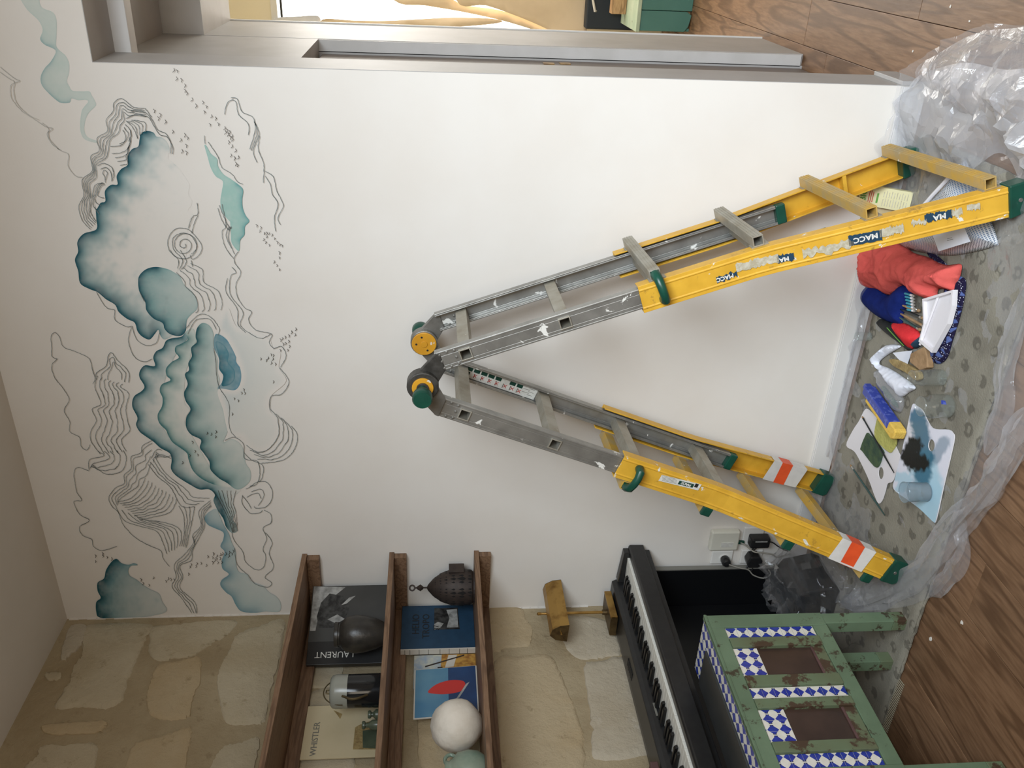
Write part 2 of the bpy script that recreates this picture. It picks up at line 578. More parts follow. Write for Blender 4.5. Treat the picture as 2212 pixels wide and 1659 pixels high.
class MB:
    def __init__(s):
        s.v, s.f, s.mi = [], [], []

    def add(s, vs, fs, mi=0):
        k = len(s.v)
        s.v += [Vector(v) for v in vs]
        for f in fs:
            s.f.append([i + k for i in f])
            s.mi.append(mi)
        return s

    def box(s, a, b, M=None, mi=0):
        x0, y0, z0 = a
        x1, y1, z1 = b
        vs = [Vector(p) for p in ((x0, y0, z0), (x1, y0, z0), (x1, y1, z0), (x0, y1, z0), (x0, y0, z1), (x1, y0, z1), (x1, y1, z1), (x0, y1, z1))]
        if M is not None:
            vs = [M @ v for v in vs]
        return s.add(vs, [(0, 3, 2, 1), (4, 5, 6, 7), (0, 1, 5, 4), (1, 2, 6, 5), (2, 3, 7, 6), (3, 0, 4, 7)], mi)

    def prism(s, poly, z0, z1, M=None, mi=0):
        n = len(poly)
        vs = [Vector((p[0], p[1], z0)) for p in poly] + [Vector((p[0], p[1], z1)) for p in poly]
        if M is not None:
            vs = [M @ v for v in vs]
        fs = [list(range(n))[::-1], [n + i for i in range(n)]] + [(i, (i + 1) % n, n + (i + 1) % n, n + i) for i in range(n)]
        return s.add(vs, fs, mi)

    def tube(s, pts, r, n=8, mi=0, closed=False, caps=True):
        pts = [Vector(p) for p in pts]
        m = len(pts)
        rs = r if isinstance(r, (list, tuple)) else [r] * m
        k = len(s.v)
        prev = None
        for i, p in enumerate(pts):
            if closed:
                t = pts[(i + 1) % m] - pts[i - 1]
            else:
                t = pts[min(i + 1, m - 1)] - pts[max(i - 1, 0)]
            t = t.normalized() if t.length > 1e-9 else Vector((0, 0, 1))
            if prev is None:
                a = t.orthogonal().normalized()
            else:
                a = (prev - t * prev.dot(t))
                a = a.normalized() if a.length > 1e-6 else t.orthogonal().normalized()
            prev = a
            b = t.cross(a)
            for j in range(n):
                th = 2 * math.pi * j / n
                s.v.append(p + (a * math.cos(th) + b * math.sin(th)) * rs[i])
        for i in range(m if closed else m - 1):
            for j in range(n):
                i2 = (i + 1) % m
                s.f.append([k + i * n + j, k + i * n + (j + 1) % n, k + i2 * n + (j + 1) % n, k + i2 * n + j])
                s.mi.append(mi)
        if caps and not closed:
            s.f.append([k + j for j in range(n)][::-1])
            s.f.append([k + (m - 1) * n + j for j in range(n)])
            s.mi += [mi, mi]
        return s

    def lathe(s, prof, c=(0, 0, 0), n=24, mi=0, M=None):
        k = len(s.v)
        c = Vector(c)
        for (r, z) in prof:
            for j in range(n):
                th = 2 * math.pi * j / n
                v = Vector((r * math.cos(th), r * math.sin(th), z))
                s.v.append((M @ v if M is not None else v) + c)
        for i in range(len(prof) - 1):
            for j in range(n):
                s.f.append([k + i * n + j, k + i * n + (j + 1) % n, k + (i + 1) * n + (j + 1) % n, k + (i + 1) * n + j])
                s.mi.append(mi)
        for i, rev in ((0, True), (len(prof) - 1, False)):
            if prof[i][0] > 1e-6:
                f = [k + i * n + j for j in range(n)]
                s.f.append(f[::-1] if rev else f)
                s.mi.append(mi)
        return s

    def build(s, name, mat, parent=None, smooth=False, bevel=0, loc=None, cols=None, recalc=True, solid=0):
        o3 = Vector((0, 0, 0))
        if parent is not None:
            o3 = ORG.get(parent.name, o3)
        elif loc is not None:
            o3 = Vector(loc)
        me = bpy.data.meshes.new(name)
        me.from_pydata([v - o3 for v in s.v], [], s.f)
        mats = mat if isinstance(mat, (list, tuple)) else [mat]
        for m in mats:
            me.materials.append(MT[m] if isinstance(m, str) else m)
        if len(mats) > 1:
            me.polygons.foreach_set('material_index', s.mi)
        if recalc:
            bm = bmesh.new()
            bm.from_mesh(me)
            bmesh.ops.recalc_face_normals(bm, faces=bm.faces)
            bm.to_mesh(me)
            bm.free()
        if cols is not None:
            at = me.attributes.new('Col', 'FLOAT_COLOR', 'POINT')
            at.data.foreach_set('color', np.asarray(cols, dtype=np.float32).ravel())
        if smooth:
            me.polygons.foreach_set('use_smooth', [True] * len(me.polygons))
            me.set_sharp_from_angle(angle=math.radians(38 if smooth is True else smooth))
        o = bpy.data.objects.new(name, me)
        COL.objects.link(o)
        ORG[o.name] = o3
        if parent is not None:
            o.parent = parent
        else:
            o.location = o3
        if bevel:
            b = o.modifiers.new('bevel', 'BEVEL')
            b.width = bevel
            b.segments = 2
            b.limit_method = 'ANGLE'
        if solid:
            q = o.modifiers.new('solidify', 'SOLIDIFY')
            q.thickness = solid
            q.offset = -1
        return o


def thing(name, label, cat, loc, group=None):
    o = bpy.data.objects.new(name, None)
    o.empty_display_size = .05
    COL.objects.link(o)
    o.location = loc
    ORG[o.name] = Vector(loc)
    return tag(o, label, cat, group)


def tag(o, label=None, cat=None, group=None, kind=None):
    for k, v in (('label', label), ('category', cat), ('group', group), ('kind', kind)):
        if v:
            o[k] = v
    return o


def struct(o, label=None):
    return tag(o, label, kind='structure')


def Mx(origin, x, y, z):
    x, y, z = Vector(x), Vector(y), Vector(z)
    return Matrix(((x[0], y[0], z[0], origin[0]), (x[1], y[1], z[1], origin[1]), (x[2], y[2], z[2], origin[2]), (0, 0, 0, 1)))


def text(name, body, size, M, mat, parent, depth=.0003, bold=0.0, align='CENTER'):
    cu = bpy.data.curves.new('t', 'FONT')
    cu.body = body
    cu.size = size
    cu.align_x = align
    cu.align_y = 'CENTER'
    cu.extrude = depth
    cu.offset = bold
    cu.resolution_u = 2
    to = bpy.data.objects.new('t', cu)
    COL.objects.link(to)
    dg = bpy.context.evaluated_depsgraph_get()
    me = bpy.data.meshes.new_from_object(to.evaluated_get(dg))
    bpy.data.objects.remove(to)
    bpy.data.curves.remove(cu)
    me.materials.clear()
    me.materials.append(MT[mat])
    o3 = ORG.get(parent.name, Vector((0, 0, 0)))
    me.transform(Matrix.Translation(-o3) @ M)
    me.name = name
    o = bpy.data.objects.new(name, me)
    COL.objects.link(o)
    o.parent = parent
    ORG[o.name] = o3
    return o


def spline(pts, step=None, closed=False, n=8):
    pts = [Vector((p[0], p[1], 0)) for p in pts]
    m = len(pts)
    out = []
    rng = range(m) if closed else range(m - 1)
    for i in rng:
        if closed:
            p0, p1, p2, p3 = pts[i - 1], pts[i], pts[(i + 1) % m], pts[(i + 2) % m]
        else:
            p0, p1, p2, p3 = pts[max(i - 1, 0)], pts[i], pts[i + 1], pts[min(i + 2, m - 1)]
        k = n if step is None else max(2, int((p2 - p1).length / step))
        for j in range(k):
            t = j / k
            a = ((p1 * 2) + (p2 - p0) * t + (p0 * 2 - p1 * 5 + p2 * 4 - p3) * t * t + (p1 * 3 - p0 - p2 * 3 + p3) * t * t * t) * .5
            out.append((a[0], a[1]))
    if not closed:
        out.append((pts[-1][0], pts[-1][1]))
    return out


def inside_mask(P, poly):
    poly = np.asarray(poly)
    x, y = P[:, 0], P[:, 1]
    r = np.zeros(len(P), bool)
    j = len(poly) - 1
    for i in range(len(poly)):
        xi, yi = poly[i]
        xj, yj = poly[j]
        c = ((yi > y) != (yj > y)) & (x < (xj - xi) * (y - yi) / ((yj - yi) or 1e-12) + xi)
        r ^= c
        j = i
    return r


def dist_poly(P, line):
    P = np.asarray(P, float)
    line = np.asarray(line, float)
    d = np.full(len(P), 1e9)
    for a, b in zip(line[:-1], line[1:]):
        ab = b - a
        t = np.clip(((P - a) @ ab) / max(ab @ ab, 1e-12), 0, 1)
        q = a + t[:, None] * ab
        d = np.minimum(d, np.hypot(*(P - q).T))
    return d


def fill2d(poly, step, jitter=.25):
    """triangulated inside of a closed outline, with an even grid of inner points"""
    A = np.asarray(poly, float)
    lo, hi = A.min(0), A.max(0)
    gx, gy = np.meshgrid(np.arange(lo[0], hi[0], step), np.arange(lo[1], hi[1], step))
    G = np.stack([gx.ravel(), gy.ravel()], 1)
    rs = np.random.RandomState(3)
    G = G + (rs.rand(*G.shape) - .5) * step * jitter
    G = G[inside_mask(G, A)]
    if len(G):
        G = G[dist_poly(G, np.vstack([A, A[:1]])) > step * .45]
    pts = [Vector(p) for p in A] + [Vector(p) for p in G]
    n = len(A)
    vs, es, fs, *_ = delaunay_2d_cdt(pts, [], [list(range(n))], 1, 1e-6)
    return np.array([(v[0], v[1]) for v in vs]), [list(f) for f in fs]


def ss(a, b, x):
    t = np.clip((x - a) / (b - a), 0, 1)
    return t * t * (3 - 2 * t)


def nz(x, y, z=0., s=1.):
    return noise.noise(Vector((x * s, y * s, z)))


def ridged2(x, y, z=0.):
    a = 1 - abs(noise.noise(Vector((x, y, z)))) * 2
    b = 1 - abs(noise.noise(Vector((x * 2.3, y * 2.3, z + 7)))) * 2
    return (a + .35 * b) / 1.35


def ridged(x, y, z=0.):
    a = 0
    amp = 1
    for k in range(4):
        a += amp * (1 - abs(noise.noise(Vector((x, y, z + k * 7.3)))) * 2)
        x, y, amp = x * 2.1, y * 2.1, amp * .5
    return a / 1.9

# ================================================================== the room
H = 3.01
DX, DZ = 2.13, 2.524            # left edge and head of the doorway
# floor: dark base and one board each
fb = MB().box((-.3, -4.5, -.06), (4.6, 3.6, -.013)).build('floor', 'darkvoid')
struct(fb, 'brown oak plank floor running through the doorway')
PW = .1865
x0 = 2.308 - 13 * PW
rs = random.Random(5)
for i in range(26):
    xa = x0 + i * PW
    y = -4.5 + rs.uniform(-1.4, 0)
    while y < 3.6:
        L = rs.uniform(1.3, 2.2)
        ya, yb = max(y, -4.5), min(y + L, 3.6)
        if yb - ya > .05:
            t = rs.uniform(-.0006, .0006)
            MB().box((xa + .0009, ya + .0008, -.013), (xa + PW - .0009, yb - .0008, t)).build('floor_plank', 'floor', fb, bevel=.0012)
        y += L

wb = MB()
wb.prism([(-.25, 0), (DX - .002, 0), (DX - .002, DZ + .002), (3.45, DZ + .002), (3.45, 0), (4.6, 0), (4.6, H), (-.25, H)], 0, .199,
         Mx((0, 0, 0), (1, 0, 0), (0, 0, 1), (0, 1, 0)))
wall_back = struct(wb.build('wall_back', 'wall'), 'white painted wall carrying the teal cloud mural')
struct(MB().box((-.3, -4.5, H), (4.6, .22, H + .1)).build('ceiling', 'ceil'), 'plain pale grey ceiling')
wall_left = struct(MB().box((-.3, -4.5, 0), (0, 0, H)).build('wall_left', 'mortar'), 'bare limestone block wall with tan mortar')

struct(MB().box((4.6, -4.5, 0), (4.7, .2, H)).build('wall_right', 'wall'), 'plain white wall at the right of the room')
# stones of the left wall, each a slab a few millimetres proud
def zc(pts, ox, oy, s):
    return [(ox + x / s, oy + y / s) for x, y in pts]


STONES = [
    ('stone', zc([(640, 335), (1085, 325), (1062, 430), (985, 600), (930, 740), (880, 890), (760, 945), (620, 935), (400, 945), (440, 850), (500, 760), (530, 640), (590, 560), (600, 450)], 0, 1250, 3.3515)),
    ('stone', zc([(1095, 355), (1300, 330), (1700, 300), (1660, 400), (1540, 470), (1400, 560), (1280, 580), (1150, 600), (1075, 540), (1080, 450)], 0, 1250, 3.3515)),
    ('stone2', zc([(1140, 625), (1300, 590), (1450, 570), (1445, 760), (1400, 860), (1370, 1000), (1240, 1030), (1100, 1000), (1060, 900), (1085, 760)], 0, 1250, 3.3515)),
    ('stone', zc([(1720, 400), (1900, 330), (2060, 300), (2030, 560), (1960, 840), (1920, 1035), (1800, 1060), (1640, 1050), (1590, 900), (1570, 740), (1600, 620), (1660, 520)], 0, 1250, 3.3515)),
    ('stone2', zc([(310, 1065), (500, 1045), (765, 1035), (740, 1105), (560, 1130), (340, 1125)], 0, 1250, 3.3515)),
    ('stone', zc([(300, 1215), (500, 1205), (700, 1200), (690, 1371), (640, 1560), (100, 1560), (180, 1371), (260, 1290)], 0, 1250, 3.3515)),
    ('stone', zc([(1640, 1210), (1740, 1190), (1880, 1155), (1850, 1371), (1780, 1600), (1400, 1600), (1520, 1371), (1580, 1260)], 0, 1250, 3.3515)),
    ('stone2', zc([(980, 1190), (1200, 1130), (1380, 1065), (1375, 1200), (1330, 1420), (1250, 1600), (800, 1600), (900, 1371)], 0, 1250, 3.3515)),
    ('stone', zc([(330, 690), (440, 680), (430, 735), (350, 738)], 0, 1250, 3.3515)),
    ('stone3', zc([(520, 340), (630, 345), (590, 480), (510, 560), (440, 590), (470, 440)], 0, 1250, 3.3515)),
    ('stone2', zc([(20, 535), (240, 530), (275, 600), (330, 680), (320, 740), (300, 805), (150, 815), (30, 832)], 1050, 1150, 3.26)),
    ('stone3', zc([(690, 935), (800, 905), (960, 875), (1010, 1000), (1080, 1180), (1130, 1400), (1150, 1560), (770, 1605), (745, 1400), (720, 1200)], 1050, 1150, 3.26)),
    ('stone2', zc([(60, 910), (250, 870), (440, 860), (520, 980), (590, 1150), (650, 1300), (690, 1480), (640, 1700), (90, 1700), (70, 1300)], 1050, 1150, 3.26)),
    ('stone3', zc([(540, 610), (700, 590), (840, 620), (900, 660), (950, 850), (820, 880), (690, 900), (600, 860), (540, 760)], 1050, 1150, 3.26)),
    ('stone', zc([(20, 780), (300, 760), (330, 880), (310, 1080), (100, 1100), (0, 1080)], 640, 1150, 3.26)),
    ('stone', zc([(100, 1130), (420, 1110), (400, 1400), (380, 1700), (0, 1700), (60, 1400)], 640, 1150, 3.26)),
    ('stone2', zc([(1150, 900), (1350, 880), (1400, 1200), (1350, 1659), (1140, 1659), (1120, 1200)], 560, 1150, 3.26)),
]
for m, px in STONES:
    P = [lw(x, y) for x, y in spline(px, n=9, closed=True)]
    q = []
    for k, p in enumerate(P):
        j = .007 * nz(p.y * 40, p.z * 40, k) + .004 * nz(p.y * 110, p.z * 110, 3)
        q.append((p.y + j, p.z + j))
    cx = sum(a for a, b in q) / len(q)
    cz = sum(b for a, b in q) / len(q)
    n = len(q)
    b = MB()
    th = rs.uniform(.004, .008)
    v = [(-.002, y_, z_) for y_, z_ in q] + [(th * .7, cx + (y_ - cx) * .965, cz + (z_ - cz) * .965) for y_, z_ in q] + [(th, cx + (y_ - cx) * .86, cz + (z_ - cz) * .86) for y_, z_ in q]
    b.add(v, [(i, (i + 1) % n, n + (i + 1) % n, n + i) for i in range(n)] + [(n + i, n + (i + 1) % n, 2 * n + (i + 1) % n, 2 * n + i) for i in range(n)] + [list(range(2 * n, 3 * n))])
    b.build('stone_block', m, wall_left, smooth=50)
# thin ragged plaster line where the white wall paint ends on the stone
b = MB()
for k in range(60):
    z = .9 + k * .035
    wdt = .006 + .005 * nz(k * .7, 3)
    b.box((0, -wdt, z), (.003, .001, z + .036))
b.build('plaster_edge', 'wall', wall_left)

# baseboard
bb = MB().box((.34, -.014, 0), (DX - .002, .0, .076)).box((.34, -.012, .076), (DX - .002, 0, .08)).build('baseboard_back', 'basebd', bevel=.002)
struct(bb, 'white baseboard along the mural wall')

# ------------------------------------------------------------------ doorway and passage
struct(MB().box((DX - .002, 0.0005, 0), (DX, .200, DZ)).build('trim_1', 'trim'), 'grey painted reveal of the doorway')
struct(MB().box((DX - .002, 0.0005, DZ), (3.45, .200, DZ + .002)).build('trim_2', 'trim'), 'grey painted soffit over the doorway')
o = MB().box((DX, .0, 0), (DX + .013, .200, .078)).build('baseboard_reveal', 'trim', bevel=.0015)
struct(o, 'grey plinth at the foot of the doorway reveal')
struct(MB().box((DX - .05, .200, 2.474), (3.45, .262, DZ + .02)).box((DX - .05, .262, 2.49), (3.45, .285, DZ + .02)).build('trim_3', 'trim_light', bevel=.002), 'white head rail of the doorway')
struct(MB().box((1.6, .22, 2.60), (3.6, 1.0, 2.7)).build('ceiling_passage', 'trim'), 'grey ceiling of the thick wall passage')
# side wall of the passage: header over a side door, then the far jamb
struct(MB().box((1.75, .200, 2.0), (2.088, 1.0, 2.6)).build('wall_passage', 'trim'), 'grey side wall above the side door')
struct(MB().box((1.75, 1.0, 0), (2.043, 1.53, 2.75)).box((2.043, 1.012, 0), (2.088, 1.53, 2.75)).box((2.04, 1.0, 0.01), (2.086, 1.012, 2.0), mi=1).build('wall_far_jamb', ['trim', 'trim_light']), 'grey far jamb of the doorway with a white edge')
struct(MB().box((2.088, 1.02, 2.447), (3.6, 1.53, 2.75)).build('trim_4', 'trim_light'), 'white inner lintel of the doorway')
struct(MB().box((2.088, 1.53, 0), (2.094, 1.545, 2.447)).build('trim_5', 'basebd'), 'thin white bead on the far jamb')
door = MB().box((2.0, .205, .012), (2.035, .985, 1.985)).build('door_1', 'door', bevel=.003)
struct(door, 'brown grey side door standing in the passage')
for px in ((1185, 137), (1220, 137)):
    p = lw(px[0], px[1], 2.036)
    MB().box((2.034, p.y - .02, p.z - .022), (2.0375, p.y + .02, p.z + .022)).build('latch_plate', 'brass', door)
# the other room
struct(MB().box((1.0, 1.53, 0), (2.0, 1.56, H)).box((2.0, 1.53, 2.75), (3.8, 1.56, H)).build('wall_other_near', 'cream'), 'near wall of the other room')
struct(MB().box((1.0, 1.5, H), (3.9, 3.7, H + .1)).build('ceiling_other', 'cream'), 'ceiling of the other room')
struct(MB().box((1.0, 1.5, 0), (1.1, 3.6, H)).build('wall_other_left', 'cream'), 'left wall of the other room')
struct(MB().box((3.9, 1.5, 0), (4.0, 3.6, H)).build('wall_other_right', 'cream'), 'right wall of the other room')
WZ0, WZ1, WX0 = .62, 2.6, 1.6
o = MB().box((1.0, 3.5, 0), (3.9, 3.6, WZ0)).box((1.0, 3.5, WZ1), (3.9, 3.6, H)).box((1.0, 3.5, WZ0), (WX0, 3.6, WZ1)).build('wall_other_far', 'cream')
struct(o, 'cream wall around the bright window of the other room')
wn = MB().box((WX0, 3.54, WZ0), (3.9, 3.55, WZ1)).build('window_1', 'sky')
struct(wn, 'overexposed bright window in the other room')
MB().prism([(WX0, WZ0), (3.9, WZ0), (3.9, WZ0 + .04), (WX0 + .05, WZ0 + .04), (WX0 + .05, WZ1 - .04), (3.9, WZ1 - .04), (3.9, WZ1), (WX0, WZ1)], 3.49, 3.54, Mx((0, 0, 0), (1, 0, 0), (0, 0, 1), (0, 1, 0))).build('window_frame', 'basebd', wn)
MB().box((WX0, 3.47, WZ1 - .075), (3.9, 3.485, WZ1 - .062)).build('curtain_rod', 'ink_black', wn)

# cloth hanging before that window
def drape(name, label, px, Y, mat, amp=.02, cat='cloth'):
    P = [bw(x, y, Y) for x, y in spline(px, n=5, closed=True)]
    V, F = fill2d([(p.x, p.z) for p in P], .035)
    b = MB()
    b.add([(x, Y + amp * math.sin(x * 23 + z * 9) + amp * .7 * nz(x, z, 2, 5), z) for x, z in V], F)
    zmin = min(z for _, z in V)
    c = V.mean(0)
    o = b.build(name, mat, loc=(c[0], Y, zmin), smooth=60, recalc=False, solid=.003)
    return tag(o, label, cat)


drape('dust_sheet', 'beige dust sheet sweeping down across the far window', [(985, -150), (985, 0), (1050, 12), (1120, 36), (1180, 62), (1216, 80), (1262, 83), (1268, 40), (1272, -150)], 3.40, 'cloth_beige', .004)
drape('cloth_band', 'long beige cloth strip hung along the left of the far window', [(697, 42), (760, 44), (830, 45), (900, 42), (980, 38), (1060, 40), (1085, 47), (1040, 54), (960, 59), (820, 64), (702, 68)], 3.44, 'cloth_beige', .006)
drape('cloth_arc', 'curved beige cloth fold crossing the bright far window', [(800, -90), (850, 0), (920, 12), (1000, 26), (1080, 43), (1150, 64), (1200, 82), (1212, 82), (1160, 50), (1080, 22), (980, 0), (960, -90)], 3.47, 'cloth_beige', .006)
drape('white_cloth', 'small white cloth bunched at the top of the far window', [(590, 46), (600, 38), (640, 36), (684, 34), (694, 48), (700, 66), (650, 68), (590, 66)], 3.46, 'paper', .004)

# painted chest and the things on it, beyond the doorway
ch = thing('painted_chest', 'teal painted wooden chest seen through the doorway', 'chest', (2.25, 3.0, 0))
for k, (xa, xb) in enumerate(((1.972, 2.085), (2.088, 2.22), (2.223, 2.5))):
    MB().prism([(xa, .0), (xb, .0), (xb, .31), (xa, .31)] if k else [(xa, .035), (xa + .03, .012), (xb - .02, 0.0), (xb, .03), (xb, .31), (xa, .31)], 2.80, 2.825, Mx((0, 0, 0), (1, 0, 0), (0, 0, 1), (0, 1, 0))).build('front_board', 'teal', ch, bevel=.003)
MB().box((1.972, 2.826, .0), (1.99, 3.25, .31)).build('side_board', 'teal', ch)
MB().box((1.965, 2.79, .311), (2.52, 3.27, .335)).build('lid', 'palegreen', ch, bevel=.003)
MB().box((1.99, 2.84, .0), (2.5, 2.86, .05)).build('plinth_board', 'rawwood', ch)
o = tag(MB().box((2.03, 3.12, .336), (2.6, 3.19, .43)).build('wood_beam', 'rawwood', loc=(2.3, 3.15, .336), bevel=.004), 'rough pale wooden beam lying on the teal chest', 'beam')
nd = thing('navy_case', 'dark navy case standing behind the teal chest', 'case', (2.2, 3.38, 0))
MB().box((1.92, 3.285, 0), (2.5, 3.382, .56)).build('body', 'navydark', nd, bevel=.01)
MB().tube([(2.03, 3.285, .50), (2.03, 3.26, .51), (2.10, 3.26, .53), (2.10, 3.285, .52)], .008).build('handle', 'pagewhite', nd, smooth=True)

# ================================================================== the mural
ZS = 3.3182
OFF = {'A': 0, 'B': 450, 'C': 900}


def zz(spec):
    """'A 10,20 30,40 B ...' zoom-window coordinates to photo pixels"""
    out, oy = [], 0
    for tk in spec.split():
        if tk in OFF:
            oy = OFF[tk]
        else:
            a, b_ = tk.split(',')
            out.append((float(a) / ZS, oy + float(b_) / ZS))
    return out


LAYER = [0]


def cloud(label, outline, rim, dark, mid, w1, w2, a0, a1, step=2.6, seed=0, soft=0, flow=.6):
    """watercolour patch: dark along its rim line, thinning away from it"""
    LAYER[0] += 1
    Yp = -.0004 - .00025 * LAYER[0]
    poly = spline(zz(outline), step=3.0, closed=True)
    V, F = fill2d(poly, step)
    d = dist_poly(V, spline(zz(rim), n=6))
    de = dist_poly(V, np.vstack([poly, poly[:1]]))
    n1 = np.array([nz(x, y, seed, .035) + .5 * nz(x, y, seed + 9, .09) for x, y in V])
    n2 = np.array([nz(x, y, seed + 4, .16) for x, y in V])
    dd = np.maximum(0, d * (1 + flow * n1) + 4 * n2)
    k = np.exp(-(dd / w1) ** 1.4)
    a = a0 + (a1 - a0) * np.exp(-(dd / w2) ** 1.6)
    a = np.clip(a * (1 + .22 * n1 + .10 * n2), 0, 1)
    a = np.maximum(a, .0) * 1.0
    if soft:
        a = a * ss(0, soft, de)
    edge = 0 if soft else np.exp(-(de / 2.0) ** 2) * .16 * (a > .12)
    a = np.clip(a + edge, 0, 1)
    k = np.clip(k + .12 * n2 * (k > .08) + edge * .5, 0, 1)
    D, Md = np.array(srgb(*dark)[:3]), np.array(srgb(*mid)[:3])
    c = k[:, None] * D + (1 - k)[:, None] * Md
    cols = np.concatenate([c, a[:, None]], 1)
    b = MB()
    pts = [bw(x, y, Yp) for x, y in V]
    b.add(pts, F)
    o = b.build('painted_cloud', 'mural', wall_back, cols=cols, recalc=False)
    o['label'] = label
    return o


T1, T2, T3 = (36, 86, 98), (126, 166, 168), (186, 202, 200)
cloud('pale sage painted swash by the doorway corner', 'A 150,0 200,75 270,140 300,190 305,225 288,280 320,320 385,350 400,375 365,440 320,490 292,550 300,610 345,665 400,715 440,738 500,735 512,705 560,718 615,715 632,730 600,770 585,800 575,880 580,950 610,1000 690,1024 690,1008 632,985 605,940 610,870 635,810 680,765 688,740 655,680 640,655 590,655 520,650 497,620 480,580 495,520 495,455 470,400 425,360 402,325 405,250 405,150 380,90 310,60 285,25 270,-10 150,-10',
      'A 288,280 320,320 385,350 365,440 320,490 292,550 300,610 345,665 400,715 440,738 500,735', (152, 180, 178), (192, 206, 198), 6, 60, .60, .85)
cloud('large teal cumulus with a dark scalloped left edge',
      'A 1000,1000 1010,958 1050,938 1100,950 1120,978 1160,985 1198,1020 1216,1075 1205,1130 1240,1165 1290,1215 1330,1275 1360,1330 1350,1390 1376,1440 1368,1480 1350,1505 1388,1555 1352,1640 B 1372,60 1350,130 1340,240 1330,360 1290,420 1260,470 1200,560 1120,640 1120,760 1200,860 1240,905 1180,940 1150,912 1135,870 1110,900 1072,940 1020,920 985,880 965,820 910,792 850,742 825,692 760,652 700,602 640,578 575,537 560,450 537,370 560,310 555,240 600,182 690,150 690,70 680,-60 A 690,1500 720,1455 755,1442 752,1370 795,1325 842,1322 836,1262 868,1212 915,1182 915,1122 945,1070 990,1050',
      'A 1060,945 1010,960 1000,1000 990,1050 945,1070 915,1122 915,1182 868,1212 836,1262 842,1322 795,1325 752,1370 755,1442 720,1455 690,1500 B 685,-60 690,70 690,150 600,182 555,240 560,310 537,370 560,450 575,537 640,578 700,602 760,652 825,692 850,742 910,792 965,820 985,880 1020,920 1072,940 1110,900', T1, T2, 14, 38, .02, 1.0, seed=1)
cloud('rounded teal cloud lobe with a dark lower rim', 'B 990,530 1000,480 1050,435 1120,420 1200,435 1250,460 1290,490 1322,550 1370,590 1410,650 1412,720 1370,762 1340,802 1330,880 1290,915 1220,902 1180,865 1165,822 1100,790 1050,732 1040,670 1000,600',
      'B 1120,425 1050,437 1000,480 990,530 1000,600 1040,670 1050,732 1100,790 1165,822 1180,865 1220,902 1290,915 1330,880', (38, 88, 100), (138, 174, 172), 12, 50, .42, 1.0, seed=2)
cloud('teal cloud with billowing dark left edge below the lobe', 'B 1330,890 1300,920 1230,932 1190,950 1165,1000 1120,1025 1098,1070 1110,1130 1040,1125 1003,1165 1000,1212 1035,1275 1015,1310 960,1350 948,1420 985,1500 975,1550 1000,1600 C 1035,135 1100,180 1150,225 1215,262 1230,310 1225,370 1250,412 1300,450 1370,492 1430,522 1500,522 1540,560 1530,602 1560,670 1600,732 1620,790 1660,832 1700,822 1690,770 1668,740 1692,680 1672,622 1690,562 1726,526 1700,480 1560,470 1440,400 1360,280 1240,180 1160,60 B 1160,1500 1190,1400 1180,1250 1230,1110 1290,1000 1345,930',
      'B 1300,920 1230,932 1190,950 1165,1000 1120,1025 1098,1070 1110,1130 1040,1125 1003,1165 1000,1212 1035,1275 1015,1310 960,1350 948,1420 985,1500 975,1550 1000,1600 C 1035,135 1100,180 1150,225 1215,262 1230,310 1225,370 1250,412 1300,450 1370,492 1430,522 1500,522 1560,600 1620,790', (32, 84, 94), (128, 168, 170), 10, 25, .08, 1.0, seed=3)
cloud('inner teal cloud band between two dark edges', 'B 1330,890 1345,940 1300,970 1260,990 1255,1030 1282,1070 1230,1102 1190,1150 1195,1200 1222,1232 1160,1262 1145,1310 1165,1360 1160,1420 1130,1480 1142,1540 1190,1590 C 1200,122 1235,182 1290,222 1340,262 1350,302 1380,382 1440,442 1520,482 1600,502 1660,500 1560,430 1500,350 1440,250 1390,160 1330,60 B 1330,1500 1360,1440 1320,1380 1330,1190 1355,1110 1380,1000 1410,950 1400,900 1380,860',
      'B 1340,940 1300,970 1260,990 1255,1030 1282,1070 1230,1102 1190,1150 1195,1200 1222,1232 1160,1262 1145,1310 1165,1360 1160,1420 1130,1480 1142,1540 1190,1590 C 1200,122 1235,182 1290,222 1340,262 1350,302 1380,382 1440,442 1520,482', (64, 118, 120), (164, 192, 184), 10, 24, .08, .95, seed=4)
cloud('tall teal cloud column swelling downward', 'B 1450,822 1412,860 1402,920 1410,960 1370,1000 1375,1060 1350,1110 1355,1160 1325,1190 1345,1260 1320,1320 1330,1380 1365,1440 1335,1500 1335,1570 1370,1622 1440,1660 C 1432,222 1460,262 1500,322 1510,382 1570,442 1625,474 1690,520 1740,510 1792,460 1795,390 1760,330 1752,260 1720,192 1660,160 1602,182 1632,100 1612,20 B 1622,1500 1600,1450 1580,1350 1562,1300 1575,1230 1560,1180 1560,1090 1530,1000 1530,900 1500,840',
      'B 1412,860 1402,920 1410,960 1370,1000 1375,1060 1350,1110 1355,1160 1325,1190 1345,1260 1320,1320 1330,1380 1365,1440 1335,1500 1335,1570 1370,1622 1440,1660 C 1432,222 1460,262 1500,322 1510,382 1570,442 1625,474', (34, 86, 94), (142, 176, 172), 12, 40, .28, 1.0, seed=5)
cloud('blue grey crescent beside the cloud column', 'B 1552,900 1600,920 1650,970 1690,1040 1692,1100 1730,1160 1728,1240 1690,1300 1600,1302 1560,1290 1590,1250 1600,1200 1570,1150 1570,1080 1535,1000 1535,930', 'B 1600,920 1650,970 1690,1040 1692,1100 1730,1160 1728,1240 1690,1300', (104, 150, 166), (92, 142, 154), 9, 30, .70, .9, seed=6)
